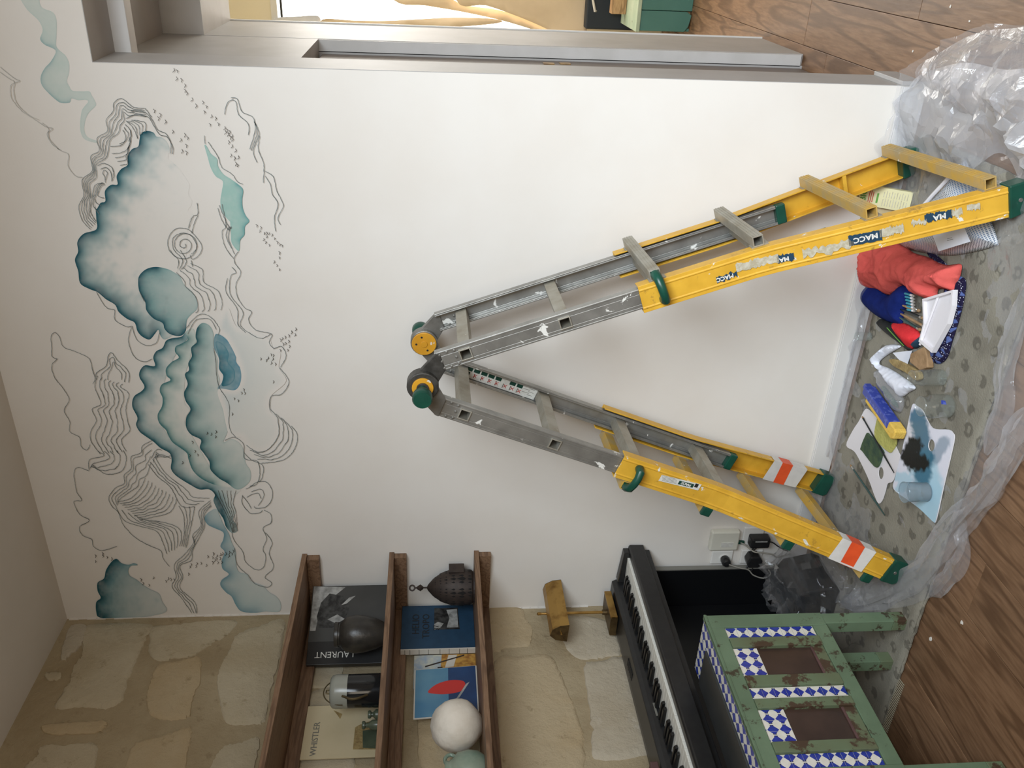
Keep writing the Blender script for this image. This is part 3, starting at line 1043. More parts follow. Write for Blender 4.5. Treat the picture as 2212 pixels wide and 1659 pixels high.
cloud('dark teal heart of the blue crescent', 'B 1545,960 1600,975 1640,1040 1635,1100 1680,1160 1682,1220 1650,1262 1590,1272 1600,1200 1572,1150 1572,1080', 'B 1572,1080 1572,1150 1600,1200 1590,1260', (48, 104, 118), (92, 142, 154), 9, 40, .7, 1.0, seed=7)
cloud('flat sage green cloud strip with a darker right rim', 'A 1465,1040 1490,1130 1510,1200 1545,1262 1597,1300 1590,1370 1580,1450 1600,1530 1660,1600 B 1650,90 1655,180 1662,250 1712,306 1722,230 1752,190 1756,130 1787,92 1760,50 A 1740,1490 1736,1430 1742,1360 1705,1320 1652,1282 1600,1248 1562,1190 1556,1140 1510,1100 1482,1050',
      'A 1705,1320 1742,1360 1736,1430 1740,1490 B 1760,50 1787,92 1756,130 1752,190 1722,230', (110, 164, 162), (162, 196, 186), 7, 100, .85, .95, seed=8)
cloud('dark teal cloud rising from the stone corner', 'C 715,1440 690,1400 690,1330 722,1300 700,1250 700,1190 745,1160 760,1100 800,1040 835,1020 870,1050 920,1062 960,1050 987,1065 940,1070 920,1100 930,1140 980,1170 1030,1210 1080,1240 1140,1270 1165,1330 1197,1385 1150,1415 1000,1440 850,1447',
      'C 735,1440 690,1400 690,1330 722,1300 700,1250 700,1190 745,1160 760,1100 800,1040 835,1020', (30, 82, 92), (126, 164, 170), 22, 66, .34, 1.0, seed=9)
cloud('pale blue grey cloud trailing down to the stone wall', 'C 1550,660 1490,690 1465,730 1490,775 1540,800 1600,830 1600,880 1580,930 1610,970 1590,1030 1595,1090 1640,1130 1590,1170 1580,1210 1620,1260 1660,1290 1690,1350 1730,1395 1820,1407 1900,1397 2000,1397 2012,1340 1980,1290 1930,1260 1880,1210 1800,1180 1770,1130 1710,1110 1690,1040 1690,970 1660,900 1640,840 1600,770 1570,700',
      'C 1465,730 1490,775 1540,800 1600,830 1600,880 1580,930 1610,970 1590,1030 1595,1090 1640,1130 1590,1170 1580,1210 1620,1260 1660,1290 1690,1350 1730,1395 1820,1407', (118, 156, 168), (178, 198, 198), 11, 40, .5, .95, seed=10)
cloud('very pale grey wash at the right of the mural', 'B 1600,740 1640,720 1700,850 1830,880 1930,940 1960,1010 2010,1040 2000,1140 2050,1240 1940,1350 1935,1450 C 1990,20 2000,120 1940,220 1860,250 1770,210 1730,150 1650,140 B 1620,1550 1600,1450 1562,1300 1690,1300 1730,1200 1690,1060 1620,930 1560,860', 'B 1600,740 1620,930 1690,1060 1730,1200 1690,1300 1600,1450', (196, 206, 204), (206, 212, 206), 20, 60, .25, .6, seed=11, step=4, soft=16)

# ---- ink lines
def ribbon(b, pts, w, Y=-.0062):
    P = np.array(pts)
    n = len(P)
    if n < 2:
        return
    t = np.gradient(P, axis=0)
    t /= np.maximum(np.hypot(*t.T), 1e-6)[:, None]
    nn = np.stack([-t[:, 1], t[:, 0]], 1)
    ws = np.array([w * (.75 + .5 * abs(nz(x, y, 5, .11)) + .25 * nz(x, y, 1, .35)) for x, y in P])
    ws[0] *= .4
    ws[-1] *= .4
    L = P + nn * ws[:, None]
    R = P - nn * ws[:, None]
    k = len(b.v)
    vs = [bw(x, y, Y) for q in zip(L, R) for x, y in q]
    b.add(vs, [(2 * i, 2 * i + 1, 2 * i + 3, 2 * i + 2) for i in range(n - 1)])


def resample(pts, n):
    P = np.array(pts)
    s = np.concatenate([[0], np.cumsum(np.hypot(*np.diff(P, axis=0).T))])
    t = np.linspace(0, s[-1], n)
    return np.stack([np.interp(t, s, P[:, 0]), np.interp(t, s, P[:, 1])], 1)


def wob(P, amp, sc, seed):
    return [(x + amp * nz(x, y, seed, sc), y + amp * nz(x, y, seed + 20, sc)) for x, y in P]


def lines(label, specs, w=.85, mat='mural_ink', fam=(), amp=.8):
    b = MB()
    for k, s_ in enumerate(specs):
        ribbon(b, wob(spline(zz(s_), step=2.2), amp, .18, k), w * .88)
    for k, (p, q, n) in enumerate(fam):
        A_, B_ = resample(spline(zz(p), step=2), 110), resample(spline(zz(q), step=2), 110)
        for i in range(n):
            t = i / max(n - 1, 1)
            mid = A_ * (1 - t) + B_ * t
            # contour echoes: bumps grow between the two guide lines
            g = math.sin(math.pi * t)
            mid = [(x + g * 3.0 * nz(x, y, k, .07), y + g * 3.0 * nz(x, y, k + 11, .07)) for x, y in mid]
            ribbon(b, wob(mid, amp, .2, i * 3 + k), w * .85)
    o = b.build('ink_lines', mat, wall_back, recalc=False)
    o['label'] = label
    return o


lines('grey contour lines around the large cumulus', ['A 935,795 1030,800 1090,860 1130,930 1190,960 1225,1030 1220,1100', 'A 900,850 980,820 1060,840 1090,880 1140,960 1200,985 1238,1060 1236,1105', 'A 1040,775 1085,840', 'A 755,1310 750,1270 735,1240 750,1220 770,1240 755,1290', 'A 700,1190 740,1170 800,1200 815,1260 795,1300', 'A 720,1215 760,1200 795,1240 800,1290'],
      fam=[('A 650,1645 590,1580 565,1480 600,1400 590,1290 660,1225 650,1120 710,1080 695,990 770,940 760,860 810,800 815,740 865,705 920,740 960,770 1040,775', 'A 690,1600 640,1540 640,1450 650,1400 640,1320 690,1270 690,1180 760,1130 780,1050 790,1000 850,950 860,900 890,860 880,800 920,830 960,825 1050,835', 5),
           ('A 790,1050 870,1040 900,985 880,930', 'A 985,995 970,950 940,900 905,870', 4), ('A 800,1100 880,1090 930,1040 935,930', 'A 860,1185 915,1170 900,1120 930,1090', 4), ('A 905,865 970,910 985,990', 'A 960,860 1040,880 1040,945', 4),
           ('A 690,1590 650,1520 660,1420 680,1330 735,1310', 'A 745,1420 700,1400 720,1340 750,1320', 4)])
lines('dark contour lines right of the sage cloud', ['A 1610,820 1620,760 1650,720 1690,730 1710,820 1780,890 1780,970', 'A 1655,700 1700,710 1735,800 1810,840 1828,930 1790,1070', 'A 1820,870 1855,960 1815,1080 1842,1165', 'A 1830,880 1840,960 1800,1080', 'A 1860,970 1852,1070 1890,1180 1886,1310', 'A 1900,1225 1960,1270 1980,1360 2010,1420 2030,1480 1992,1560 2010,1612', 'A 1900,1260 1940,1330 1950,1390 1992,1460 1967,1560 1975,1659'], .9)
lines('fine lines beside the sage cloud strip', ['A 1490,1015 1560,1120 1590,1200 1660,1245 1700,1300 1740,1320', 'A 1465,970 1470,1030', 'A 1560,1490 1590,1580 1640,1650 B 1640,130 1620,200 1660,290', 'A 1570,1470 1620,1590 1655,1640 B 1655,130 1635,200 1650,260 1680,330'], .8)
lines('pale pencil outline at the top of the mural', ['A 0,480 100,560 140,580 78,610 80,700 150,790 240,850 330,910 375,920 338,960 370,1030 440,1080 490,1110 487,1190 540,1260 590,1270', 'A -10,510 60,560 102,588 95,650 120,740 200,820 280,860', 'A 300,880 345,920 350,990 430,1080'], .75, 'mural_ink_pale')
sp = []
for k in range(64):
    th = k * .26 - 1
    r = 12 + 6.2 * th
    sp.append('%.1f,%.1f' % (1320 + r * math.cos(th), 262 + r * math.sin(th)))
lines('spiral curl drawn inside the cumulus', ['B ' + ' '.join(sp), 'B 1270,432 1278,372 1212,300 1205,220 1255,150 1340,148 1400,200 1446,270 1430,330 1380,365 1360,330', 'B 1285,440 1308,370 1245,295 1240,215 1300,178 1370,195 1410,280 1370,330', 'B 1300,440 1335,380 1290,300', 'B 1350,140 1380,60 1418,40 1412,-40', 'B 1375,180 1390,110 1420,50', 'B 1370,370 1380,420'], .8)
lines('echo lines right of the rounded lobe', [], .8, fam=[('B 1365,395 1450,440 1462,530 1560,590 1592,680 1580,730', 'B 1262,460 1320,520 1330,562 1400,632 1420,722 1402,750', 5)])
lines('long wandering lines at the right of the mural', ['B 1590,-30 1620,120 1592,170 1610,270 1672,360', 'B 1710,308 1680,350 1684,390 1726,462 1692,540 1700,630 1750,710 1802,742 1782,800 1830,870 1945,902 1930,960 1960,1002 2020,992 2050,1060 2010,1140', 'B 2000,1140 2070,1240 2020,1330 1942,1350 1935,1450', 'B 1660,420 1690,460 1652,490 1652,620 1740,742 1722,832 1780,890 1870,932 1942,900', 'B 1630,500 1620,600 1700,722 1706,832 1760,890'], .8)
lines('nested arcs at the lower right of the mural', [], .85, fam=[('C 2085,65 2130,130 2112,230 2032,310 1870,335', 'B 1938,1440 1990,1500 C 1992,30 1996,130 1932,226 1850,256 1765,205', 5)])
lines('pale cloud outline near the ceiling', ['B 410,1080 372,1060 370,990 365,920 395,890 430,930 450,990 520,1020 570,1040 640,1080 660,1150 680,1220 665,1260', 'B 410,1080 370,1130 390,1210 450,1290 495,1370 460,1450 500,1530 500,1600 C 570,150 580,210 620,240 645,200', 'C 640,390 560,365 530,400 535,460 550,540 585,600 530,610 570,700 640,745 570,790 590,850 655,880 670,930 730,960 840,930', 'B 690,600 760,710 820,730 825,800 910,850 940,850 920,950 960,1060 1030,1100 1090,1080'], .8, 'mural_ink')
lines('contour column beside the pale outline', [], .85, fam=[('B 700,1200 680,1280 722,1400 660,1440 690,1520 650,1600 C 655,180 720,270', 'B 880,1260 862,1280 922,1330 902,1430 915,1530 C 930,100 870,170 905,250', 7), ('B 690,1230 692,1180 760,1130 775,1060 800,1035 842,1090 920,1170 922,1250', 'B 770,1230 775,1190 800,1140 806,1110 818,1100 828,1135 866,1180 870,1230', 3), ('C 640,385 640,310 720,290 745,275 700,250', 'C 662,345 760,412 872,390 905,300 880,240', 5)])
lines('dense contour bag hanging over the stone wall', ['C 1090,170 1020,210 1010,260 940,290 940,370 890,420 890,480 830,510 780,580 800,640 850,690 880,770 960,860 1060,920 1150,960 1170,1020 1215,1075'], .8, fam=[
    ('C 1090,190 1030,230 1020,275 955,305 955,380 905,430 905,490 845,530 800,585 835,650', 'C 1080,330 1050,420 1000,450 985,500 930,540 860,590 850,620', 4),
    ('C 840,610 930,590 985,540 1020,490 1040,440', 'C 1000,740 1100,720 1210,690 1255,630 1262,590', 10),
    ('C 830,650 890,745 1000,785 1120,822 1170,910 1195,985', 'C 1040,740 1180,760 1280,800 1300,870 1285,930', 6),
    ('C 1110,290 1190,410 1330,520 1380,575 1500,585', 'C 1060,340 1130,430 1220,505 1300,640 1395,645', 4),
    ('C 1280,640 1318,720 1318,850 1300,930', 'C 1395,645 1375,750 1350,870 1335,940', 4),
    ('C 1510,600 1425,680 1440,780 1380,850 1390,900 1320,990 1250,1060 1262,1150 1232,1220 1300,1300 1375,1410', 'C 1515,640 1465,700 1465,790 1420,880 1380,960 1370,1030 1290,1070 1310,1150 1290,1230 1395,1330 1412,1412', 4),
    ('C 1100,330 1110,290 1180,290 1225,280', 'C 1160,240 1130,235 1110,250 1085,300', 4)])
lines('curls below the cloud column', ['C 1610,170 1680,148 1745,200 1752,300 1842,320 1862,400 1842,480 1790,500', 'C 1750,260 1800,310 1882,350 1880,430 1860,470', 'C 1760,520 1800,500 1840,470 1910,470 1950,530 1945,600 1900,650 1830,655 1822,640', 'C 1800,540 1870,520 1890,570 1850,640', 'C 1740,570 1780,620 1800,660', 'C 1740,560 1735,620 1790,690 1860,690 1880,670', 'C 1770,580 1800,560 1850,550 1870,590', 'C 1660,830 1680,890 1740,970 1760,1040 1830,1095 1888,1080 1905,1000 1885,950 1910,870 1885,800 1942,760 1940,700 1890,670', 'C 1680,940 1700,1060 1780,1140 1830,1200 1920,1222 1945,1190 1900,1150 1960,1080 1930,980 1950,900 1900,830'], .8)
lines('dark fan of lines in the narrow teal funnel', [], .55, 'mural_ink_dark', fam=[('C 1530,530 1580,620 1640,740 1665,830', 'C 1690,530 1672,620 1692,690 1702,820', 6)])
lines('thin halo lines around the cloud column', ['B 1335,860 1380,800 1440,758 1510,780 1572,860 1560,910', 'B 1345,900 1395,810 1450,790 1510,800 1550,870', 'B 945,840 980,940 1050,982 1120,962 1142,890', 'B 1530,1000 1545,1090 1550,1180 1570,1280 1640,1400 1640,1530 1655,1600 1690,1640', 'C 1120,300 1150,270 1225,300', 'B 1000,600 1035,670'], .8, 'mural_ink')

# ---- flocks of little painted birds
BIRDS = 'A 1245,505 1270,510 1265,565 1300,575 1325,615 1325,650 1340,670 1375,715 1405,760 1455,735 1480,765 1465,805 1515,835 1545,850 1505,895 1565,890 1610,920 1628,935 1615,950 1645,950 1635,965 1662,975 1650,985 1665,1000 1640,1020 1662,1050 1688,1080 1655,1115 1680,1135 1708,1130 1690,1175 1702,1185 1105,795 1148,825 1135,850 1185,875 1238,945 1325,970 1345,990 1295,1005 1335,1045 1305,1085 1335,1095 B 1840,125 1870,140 1862,165 1895,180 1912,180 1928,182 1950,192 1968,218 1912,205 1890,225 1905,245 1930,265 1988,245 2005,262 2022,268 2003,320 2003,355 1965,385 1985,410 2003,440 2120,868 2090,890 2115,908 2072,915 2045,925 2025,935 2012,945 2070,955 2048,970 2030,975 2075,990 2062,1018 2010,1020 1945,1050 1960,1055 1922,1075 1955,1082 1870,1080 1910,1092 1945,1110 1975,1118 1960,1245 1748,1300 1732,1325 1755,1325 1680,1365 1708,1380 1665,1475 1485,1612 1515,1620 1548,1605 1545,1638 C 1380,185 1398,250 1418,275 1360,280 1308,332 685,1000 735,985 740,1002 768,1010 800,1022 685,1040 1370,1062 1412,1055 1442,1052 1480,1068 1362,1080 1405,1075 1490,1005 1530,985 1525,1012 1555,1000 1580,990 1552,1020 1540,1030 1578,1018 1562,1048 1525,1048 1590,1045 1595,985 1640,1000 1662,985 1672,965 1645,975 1620,985 1010,1170 1100,1157 1068,1210 1190,1182 1205,1165 1225,1168 1248,1172 1025,1198 1352,1130'
b = MB()
rb = random.Random(2)
for (x, y) in zz(BIRDS):
    s_ = rb.uniform(2.6, 3.8) * (1.15 if y < 400 else .9)
    a = rb.uniform(-.35, .35)
    pts = []
    for (u_, v_) in ((-.35, -1.25), (.1, -.55), (.55, 0.0), (.0, .45), (-.25, 1.2)):
        pts.append((x + s_ * (u_ * math.cos(a) - v_ * math.sin(a)), y + s_ * (u_ * math.sin(a) + v_ * math.cos(a))))
    ribbon(b, spline(pts, n=3), .62, -.0068)
o = b.build('painted_bird_flock', 'mural_ink_dark', wall_back, recalc=False)
tag(o, 'flocks of tiny dark painted birds among the clouds', kind='stuff')

# ================================================================== the ladder
AX = Vector((1.32, 0, 1.575))
lad = thing('folding_ladder', 'paint-spattered yellow and aluminium folding ladder standing as an A', 'ladder', (1.3, -.33, 0))


SK, SY = -.085, -.165


class Leg:
    def __init__(s, sg):
        s.sg = sg
        s.A = AX + Vector((.055 * sg, 0, 0))
        s.F = Vector((1.93 if sg > 0 else .66, 0, 0))
        s.d = (s.F - s.A).normalized()
        s.w = Vector((-s.d.z, 0, s.d.x)) * (1 if sg > 0 else -1)
        # the ladder stands slightly askew: its near side is set a little to the right
        s.M = Mx(s.A + Vector((-SK * SY, 0, 0)), s.d, s.w, (SK, 1, 0))

    def p(s, a, w, y):
        return s.A + s.d * a + s.w * w + Vector((SK * (y - SY), y, 0))

    def yn(s, a):   # near web of the outer rail
        return -.533 if a < 1.0 else -.533 - (a - 1.0) * .195

    def yf(s, a):
        return -.157 if a < 1.0 else -.157 + (a - 1.0) * .165

    def toface(s, x, y, yy):
        """pixel to (s, w) on the plane y = yy"""
        q = bw(x, y, yy) - s.A - Vector((SK * (yy - SY), yy, 0))
        return q.dot(s.d), q.dot(s.w)


YN, YF = -.525, -.165
RUNG = [.13, .425, .715, 1.03]
ORUNG = [.70, .995, 1.285, 1.57]
LEGS = {1: Leg(1), -1: Leg(-1)}
for sg, lg in LEGS.items():
    # inner aluminium rails: C channels with square holes where the rungs come through
    for near in (True, False):
        b = MB()
        yb, q = (YN, 1) if near else (YF, -1)
        def ybox(s0, s1, w0, w1, a, c):
            y0_, y1_ = yb + q * a, yb + q * c
            b.box((s0, w0, min(y0_, y1_)), (s1, w1, max(y0_, y1_)), lg.M)
        hw = .0155
        ybox(.045, 1.16, -.031, -.026, 0, .026)
        ybox(.045, 1.16, .026, .031, 0, .026)
        ybox(.045, 1.16, -.026, -hw, 0, .004)
        ybox(.045, 1.16, hw, .026, 0, .004)
        cuts = [.045] + [v for r in RUNG for v in (r - hw, r + hw)] + [1.16]
        for k in range(0, len(cuts), 2):
            ybox(cuts[k], cuts[k + 1], -hw, hw, 0, .004)
        ybox(.045, 1.16, -.026, -.022, .022, .026)
        ybox(.045, 1.16, .022, .026, .022, .026)
        for ww in (-.0285, .0265):
            ybox(.05, 1.155, ww - .0012, ww + .0035, -.0014, .0005)
        rail = b.build('inner_rail', 'alu', lad, bevel=.0012)
        cap = MB().box((1.16, -.032, min(yb, yb + q * .027)), (1.19, .032, max(yb, yb + q * .027)), lg.M)
        cap.build('rail_end_cap', 'lgreen', rail, bevel=.004)
        # riveted hinge tongue in the rail end
        b = MB()
        for (ss_, ww) in ((.058, -.022), (.058, 0), (.058, .022), (.08, -.024), (.08, .024), (.102, -.022), (.102, .0), (.102, .022)):
            yy = yb - .0035 if near else yb - .0075
            c = lg.p(ss_, ww, yy)
            b.tube([c + Vector((0, .004, 0)), c + Vector((0, .001, 0)), c], [.0042, .0042, .0022], 8)
        b.build('rivets', 'steel', rail, smooth=True)['kind'] = 'stuff'
    # inner rungs: open square tubes
    for r in RUNG:
        b = MB()
        o_, i_ = .0178, .0138
        ya, yc = YN - .005, YF + .003
        b.box((r - o_, -o_, ya), (r + o_, -i_, yc), lg.M)
        b.box((r - o_, i_, ya), (r + o_, o_, yc), lg.M)
        b.box((r - o_, -i_, ya), (r - i_, i_, yc), lg.M)
        b.box((r + i_, -i_, ya), (r + o_, i_, yc), lg.M)
        b.build('rung', 'alu_rung', lad, bevel=.001)
    # yellow outer rails
    prof = [(-.042, 0), (-.031, 0), (-.0295, -.0018), (-.026, -.0018), (-.0245, 0), (.0245, 0), (.026, -.0018), (.0295, -.0018), (.031, 0), (.042, 0), (.042, .037), (.0375, .037), (.0375, .0045), (-.0375, .0045), (-.0375, .037), (-.042, .037)]
    for near in (True, False):
        yfun, q = (lg.yn, 1) if near else (lg.yf, -1)
        st = [.645, .85, .97, 1.03, 1.2, 1.4, 1.618]
        b = MB()
        n = len(prof)
        vs = [lg.p(s_, w_, yfun(s_) + q * y_) for s_ in st for (w_, y_) in prof]
        fs = [[k * n + i, k * n + (i + 1) % n, (k + 1) * n + (i + 1) % n, (k + 1) * n + i] for k in range(len(st) - 1) for i in range(n)]
        fs += [list(range(n))[::-1], [(len(st) - 1) * n + i for i in range(n)]]
        b.add(vs, fs)
        rail = b.build('outer_rail', 'yellow', lad, bevel=.001)
        if not near:
            y_ = yfun(1.4) - .0045
            MB().box((1.40, -.037, y_ - .03), (1.412, .037, y_ + .003), lg.M).build('rail_web_stop', 'yellow', rail)
        # foot
        yo = yfun(1.62)
        y0_, y1_ = (yo - .005, yo + .045) if near else (yo - .045, yo + .005)
        b = MB()
        t0, t1 = 1.603, 1.664
        pts = []
        for (s_, w_) in ((t0, -.046), (t0, .046), (t1 - .012, .046), (t1, .034), (t1, -.034), (t1 - .012, -.046)):
            pts.append((s_, w_))
        # sole cut level with the floor
        V = []
        for yy in (y0_, y1_):
            for (s_, w_) in pts:
                v = lg.p(s_, w_, yy)
                v.z = max(v.z, .016)
                V.append(v)
        m = len(pts)
        b.add(V, [list(range(m)), list(range(m, 2 * m))] + [(i, (i + 1) % m, m + (i + 1) % m, m + i) for i in range(m)])
        ft = b.build('foot', 'lgreen', lad, bevel=.004)
        c = lg.p(1.63, 0, y0_ if near else y1_)
        e = Vector((0, -.002 if near else .002, 0))
        MB().tube([c, c + e], [.006, .005], 10).build('foot_rivet', 'steel', ft, smooth=True)
    # outer rungs sit on the outward flanges
    for k, r in enumerate(ORUNG):
        b = MB()
        ya, yc = lg.yn(r) + .012, lg.yf(r) - .006
        if k == 0:
            ya = lg.yn(r) + .002
        o_, i_ = .0155, .012
        w0 = .060
        b.box((r - o_, w0 - o_, ya), (r + o_, w0 - i_, yc), lg.M)
        b.box((r - o_, w0 + i_, ya), (r + o_, w0 + o_, yc), lg.M)
        b.box((r - o_, w0 - i_, ya), (r - i_, w0 + i_, yc), lg.M)
        b.box((r + i_, w0 - i_, ya), (r + o_, w0 + i_, yc), lg.M)
        for gy in range(3):
            b.box((r - .010 + gy * .008, w0 + o_, ya), (r - .007 + gy * .008, w0 + o_ + .0012, yc), lg.M)
        rg = b.build('outer_rung', 'yellow_worn' if (sg < 0 or k > 1) else 'alu_rung', lad, bevel=.001)
        # weld tabs on the flanges
        MB().box((r - .02, .041, ya + .002), (r + .028, .0455, ya + .03), lg.M).build('weld_tab', 'alu_rung', rg)
        MB().box((r - .02, .041, yc - .03), (r + .028, .0455, yc - .002), lg.M).build('weld_tab', 'alu_rung', rg)
        if sg < 0 and k:
            MB().box((r - .017, w0 - .017, ya - .012), (r + .017, w0 + .017, ya + .004), lg.M).build('rung_cap', 'lgreen', rg, bevel=.004)
    # green locking hook through the outer rail into a rung
    r = ORUNG[0]
    y = lg.yn(r)
    path = [lg.p(r, .060, y + .03), lg.p(r, .062, y - .004), lg.p(r + .002, .050, y - .026), lg.p(r + .004, .028, y - .034), lg.p(r + .006, .006, y - .034), lg.p(r + .007, -.012, y - .026), lg.p(r + .007, -.016, y - .006), lg.p(r + .007, -.014, y + .004)]
    MB().tube(path, [.013, .014, .013, .0125, .0125, .0135, .014, .012], 10).build('locking_hook', 'lgreen', lad, smooth=True)


def hull(pts):
    from mathutils.geometry import convex_hull_2d
    return [pts[i] for i in convex_hull_2d([Vector(p) for p in pts])]


XZY = Mx((0, 0, 0), (1, 0, 0), (0, 0, 1), (0, 1, 0))
HX = 0.0
circ = lambda r, n=28: [(AX.x + HX + r * math.cos(2 * math.pi * i / n), AX.z + r * math.sin(2 * math.pi * i / n)) for i in range(n)]
for near in (True, False):
    HX = SK * (-.53 + .165) if near else 0.0
    for sg, lg in LEGS.items():
        yq = -.53 if near else -.165
        c1, c2 = lg.p(.05, .029, yq), lg.p(.05, -.029, yq)
        c3, c4 = lg.p(.06, .029, yq), lg.p(.06, -.029, yq)
        y0_ = (-.534 if near else -.181) + (0.006 if sg > 0 else 0)
        pl = hull(circ(.036) + [(c.x, c.z) for c in (c1, c2, c3, c4)])
        MB().prism(pl, y0_, y0_ + .014, XZY).build('hinge_plate', 'steel_dark' if near and sg > 0 else 'steel', lad, bevel=.002)
    yb = -.538 if near else -.184
    hub = MB().prism(circ(.046 if near else .044), yb - .006, yb + .03, XZY).build('hinge_drum', 'steel_dark' if near else 'steel', lad, bevel=.003)
    if near:
        MB().prism(circ(.031), yb - .012, yb - .006, XZY).build('hinge_ring', 'hubyellow', hub, bevel=.001)
        MB().prism(circ(.018), yb - .018, yb - .012, XZY).build('hinge_boss', 'steel_dark', hub, bevel=.001)
        R90 = Mx((0, 0, 0), (1, 0, 0), (0, 0, 1), (0, -1, 0))
        MB().lathe([(.0, 0), (.012, 0), (.013, .022), (.021, .030), (.028, .040), (.029, .060), (.025, .068), (.0, .070)], (AX.x + HX, yb - .016, AX.z), 24, M=R90).build('release_knob', 'lgreen', hub, smooth=True)
    else:
        MB().prism(circ(.040), yb - .012, yb - .006, XZY).build('hinge_cover', 'hubyellow', hub, bevel=.002)
        MB().prism(circ(.011), yb - .015, yb - .012, XZY).build('hinge_boss', 'hubyellow', hub, bevel=.001)
        b = MB()
        for an in (1.6, 3.6, 0.3):
            c = Vector((AX.x + .025 * math.cos(an), yb - .0123, AX.z + .025 * math.sin(an)))
            b.tube([c, c + Vector((0, -.0006, 0))], .0035, 8)
        b.build('screw_holes', 'ink_black', hub)['kind'] = 'stuff'
        R90 = Mx((0, 0, 0), (1, 0, 0), (0, 0, 1), (0, 1, 0))
        MB().lathe([(.0, 0), (.012, 0), (.013, .022), (.021, .030), (.028, .040), (.029, .060), (.025, .068), (.0, .070)], (AX.x + .005, yb + .03, AX.z + .012), 24, M=R90).build('release_knob', 'lgreen', hub, smooth=True)

# tapes, stickers and print on the ladder
LR, LL = LEGS[1], LEGS[-1]


def band(lg, s0, s1, near, mat, g=.0016, skew=0):
    yfun, q = (lg.yn, 1) if near else (lg.yf, -1)
    prof = [(-.042 - g, -g - .002), (.042 + g, -g - .002), (.042 + g, .037 + g), (-.042 - g, .037 + g)]
    b = MB()
    vs = [lg.p(s_ + sk * skew, w_, yfun(s_) + q * y_) for s_ in (s0, s1) for (w_, y_), sk in zip(prof, (-1, 1, 1, -1))]
    b.add(vs, [(i, (i + 1) % 4, 4 + (i + 1) % 4, 4 + i) for i in range(4)])
    return b.build('tape_band', mat, lad)


band(LL, 1.415, 1.535, True, 'tape_white')
band(LL, 1.452, 1.498, True, 'tape_orange', .0026, .006)
band(LL, 1.36, 1.52, False, 'tape_white')
band(LL, 1.405, 1.455, False, 'tape_orange', .0026, .006)


def sticker(lg, x0, y0, x1, y1, mat, parent=None, near=True, h=.02, lift=.0030, ragged=0):
    """strip between two pixels on the outer face of the near yellow rail"""
    sm = .8
    for _ in range(4):
        yy = lg.yn(sm) - lift
        a = lg.toface(x0, y0, yy)
        c = lg.toface(x1, y1, yy)
        sm = (a[0] + c[0]) / 2
    b = MB()
    n = 22
    top, bot = [], []
    rr = random.Random(int(x0))
    for i in range(n + 1):
        t = i / n
        s_ = a[0] + (c[0] - a[0]) * t
        w_ = a[1] + (c[1] - a[1]) * t
        j1 = ragged * (nz(i * .55, x0 * .01) * 1.4 + .5 * rr.uniform(-1, 1))
        j2 = ragged * (nz(i * .55, x0 * .01 + 5) * 1.4 + .5 * rr.uniform(-1, 1))
        top.append(lg.p(s_, w_ + h / 2 + j1, lg.yn(s_) - lift))
        bot.append(lg.p(s_, w_ - h / 2 + j2, lg.yn(s_) - lift))
    b.add(top + bot, [(i, i + 1, n + 2 + i, n + 1 + i) for i in range(n)])
    return b.build('sticker', mat, lad)


def stext(lg, x, y, body, size, mat, lift=.0042):
    sm = .8
    for _ in range(4):
        yy = lg.yn(sm) - lift
        s_, w_ = lg.toface(x, y, yy)
        sm = s_
    e = .01
    d = (lg.p(s_ + e, 0, lg.yn(s_ + e)) - lg.p(s_ - e, 0, lg.yn(s_ - e))).normalized()
    up = Vector((0, -1, 0)).cross(-d)
    nrm = (-d).cross(up)
    return text('print', body, size, Mx(lg.p(s_, w_, lg.yn(s_) - lift), -d, up, nrm), mat, lad, .0002, .0006)


sticker(LR, 1590, 580, 1680, 556, 'sticker_grey', h=.026, ragged=.006)
sticker(LR, 1680, 562, 1714, 553, 'ink_navy', h=.022, ragged=.004)
sticker(LR, 1548, 606, 1592, 590, 'ink_navy', h=.018, ragged=.005)
stext(LR, 1566, 600, 'MACC', .017, 'ink_white')
stext(LR, 1694, 560, 'MA', .018, 'ink_white')
sticker(LR, 1738, 552, 1840, 524, 'sticker_grey', h=.024, ragged=.009)
sticker(LR, 1836, 522, 1902, 506, 'ink_navy', h=.030, ragged=.002)
sticker(LR, 1902, 506, 1950, 492, 'sticker_grey', h=.024, ragged=.006)
stext(LR, 1870, 514, 'MACC', .022, 'ink_white')
sticker(LR, 2000, 474, 2054, 460, 'ink_navy', h=.022, ragged=.006)
stext(LR, 2030, 468, 'MA', .022, 'ink_white')
sticker(LR, 2056, 462, 2078, 456, 'sticker_grey', h=.016, ragged=.006)
sticker(LR, 2090, 450, 2116, 444, 'sticker_grey', h=.016, ragged=.006)
sticker(LR, 1970, 484, 2000, 478, 'sticker_grey', h=.014, ragged=.006)
sticker(LL, 1426, 1032, 1512, 1053, 'sticker', h=.024, ragged=.0004)
sticker(LL, 1466, 1042, 1498, 1050, 'ink_green', h=.014, ragged=0, lift=.0036)
stext(LL, 1482, 1046, 'MACC', .012, 'ink_white', lift=.0046)
for k in range(5):
    sticker(LL, 1430, 1027 + k * 2.6, 1462, 1035 + k * 2.6, 'ink_grey', h=.0012, lift=.0036)
sticker(LL, 1501, 1048, 1508, 1050, 'ink_black', h=.014, lift=.0036)
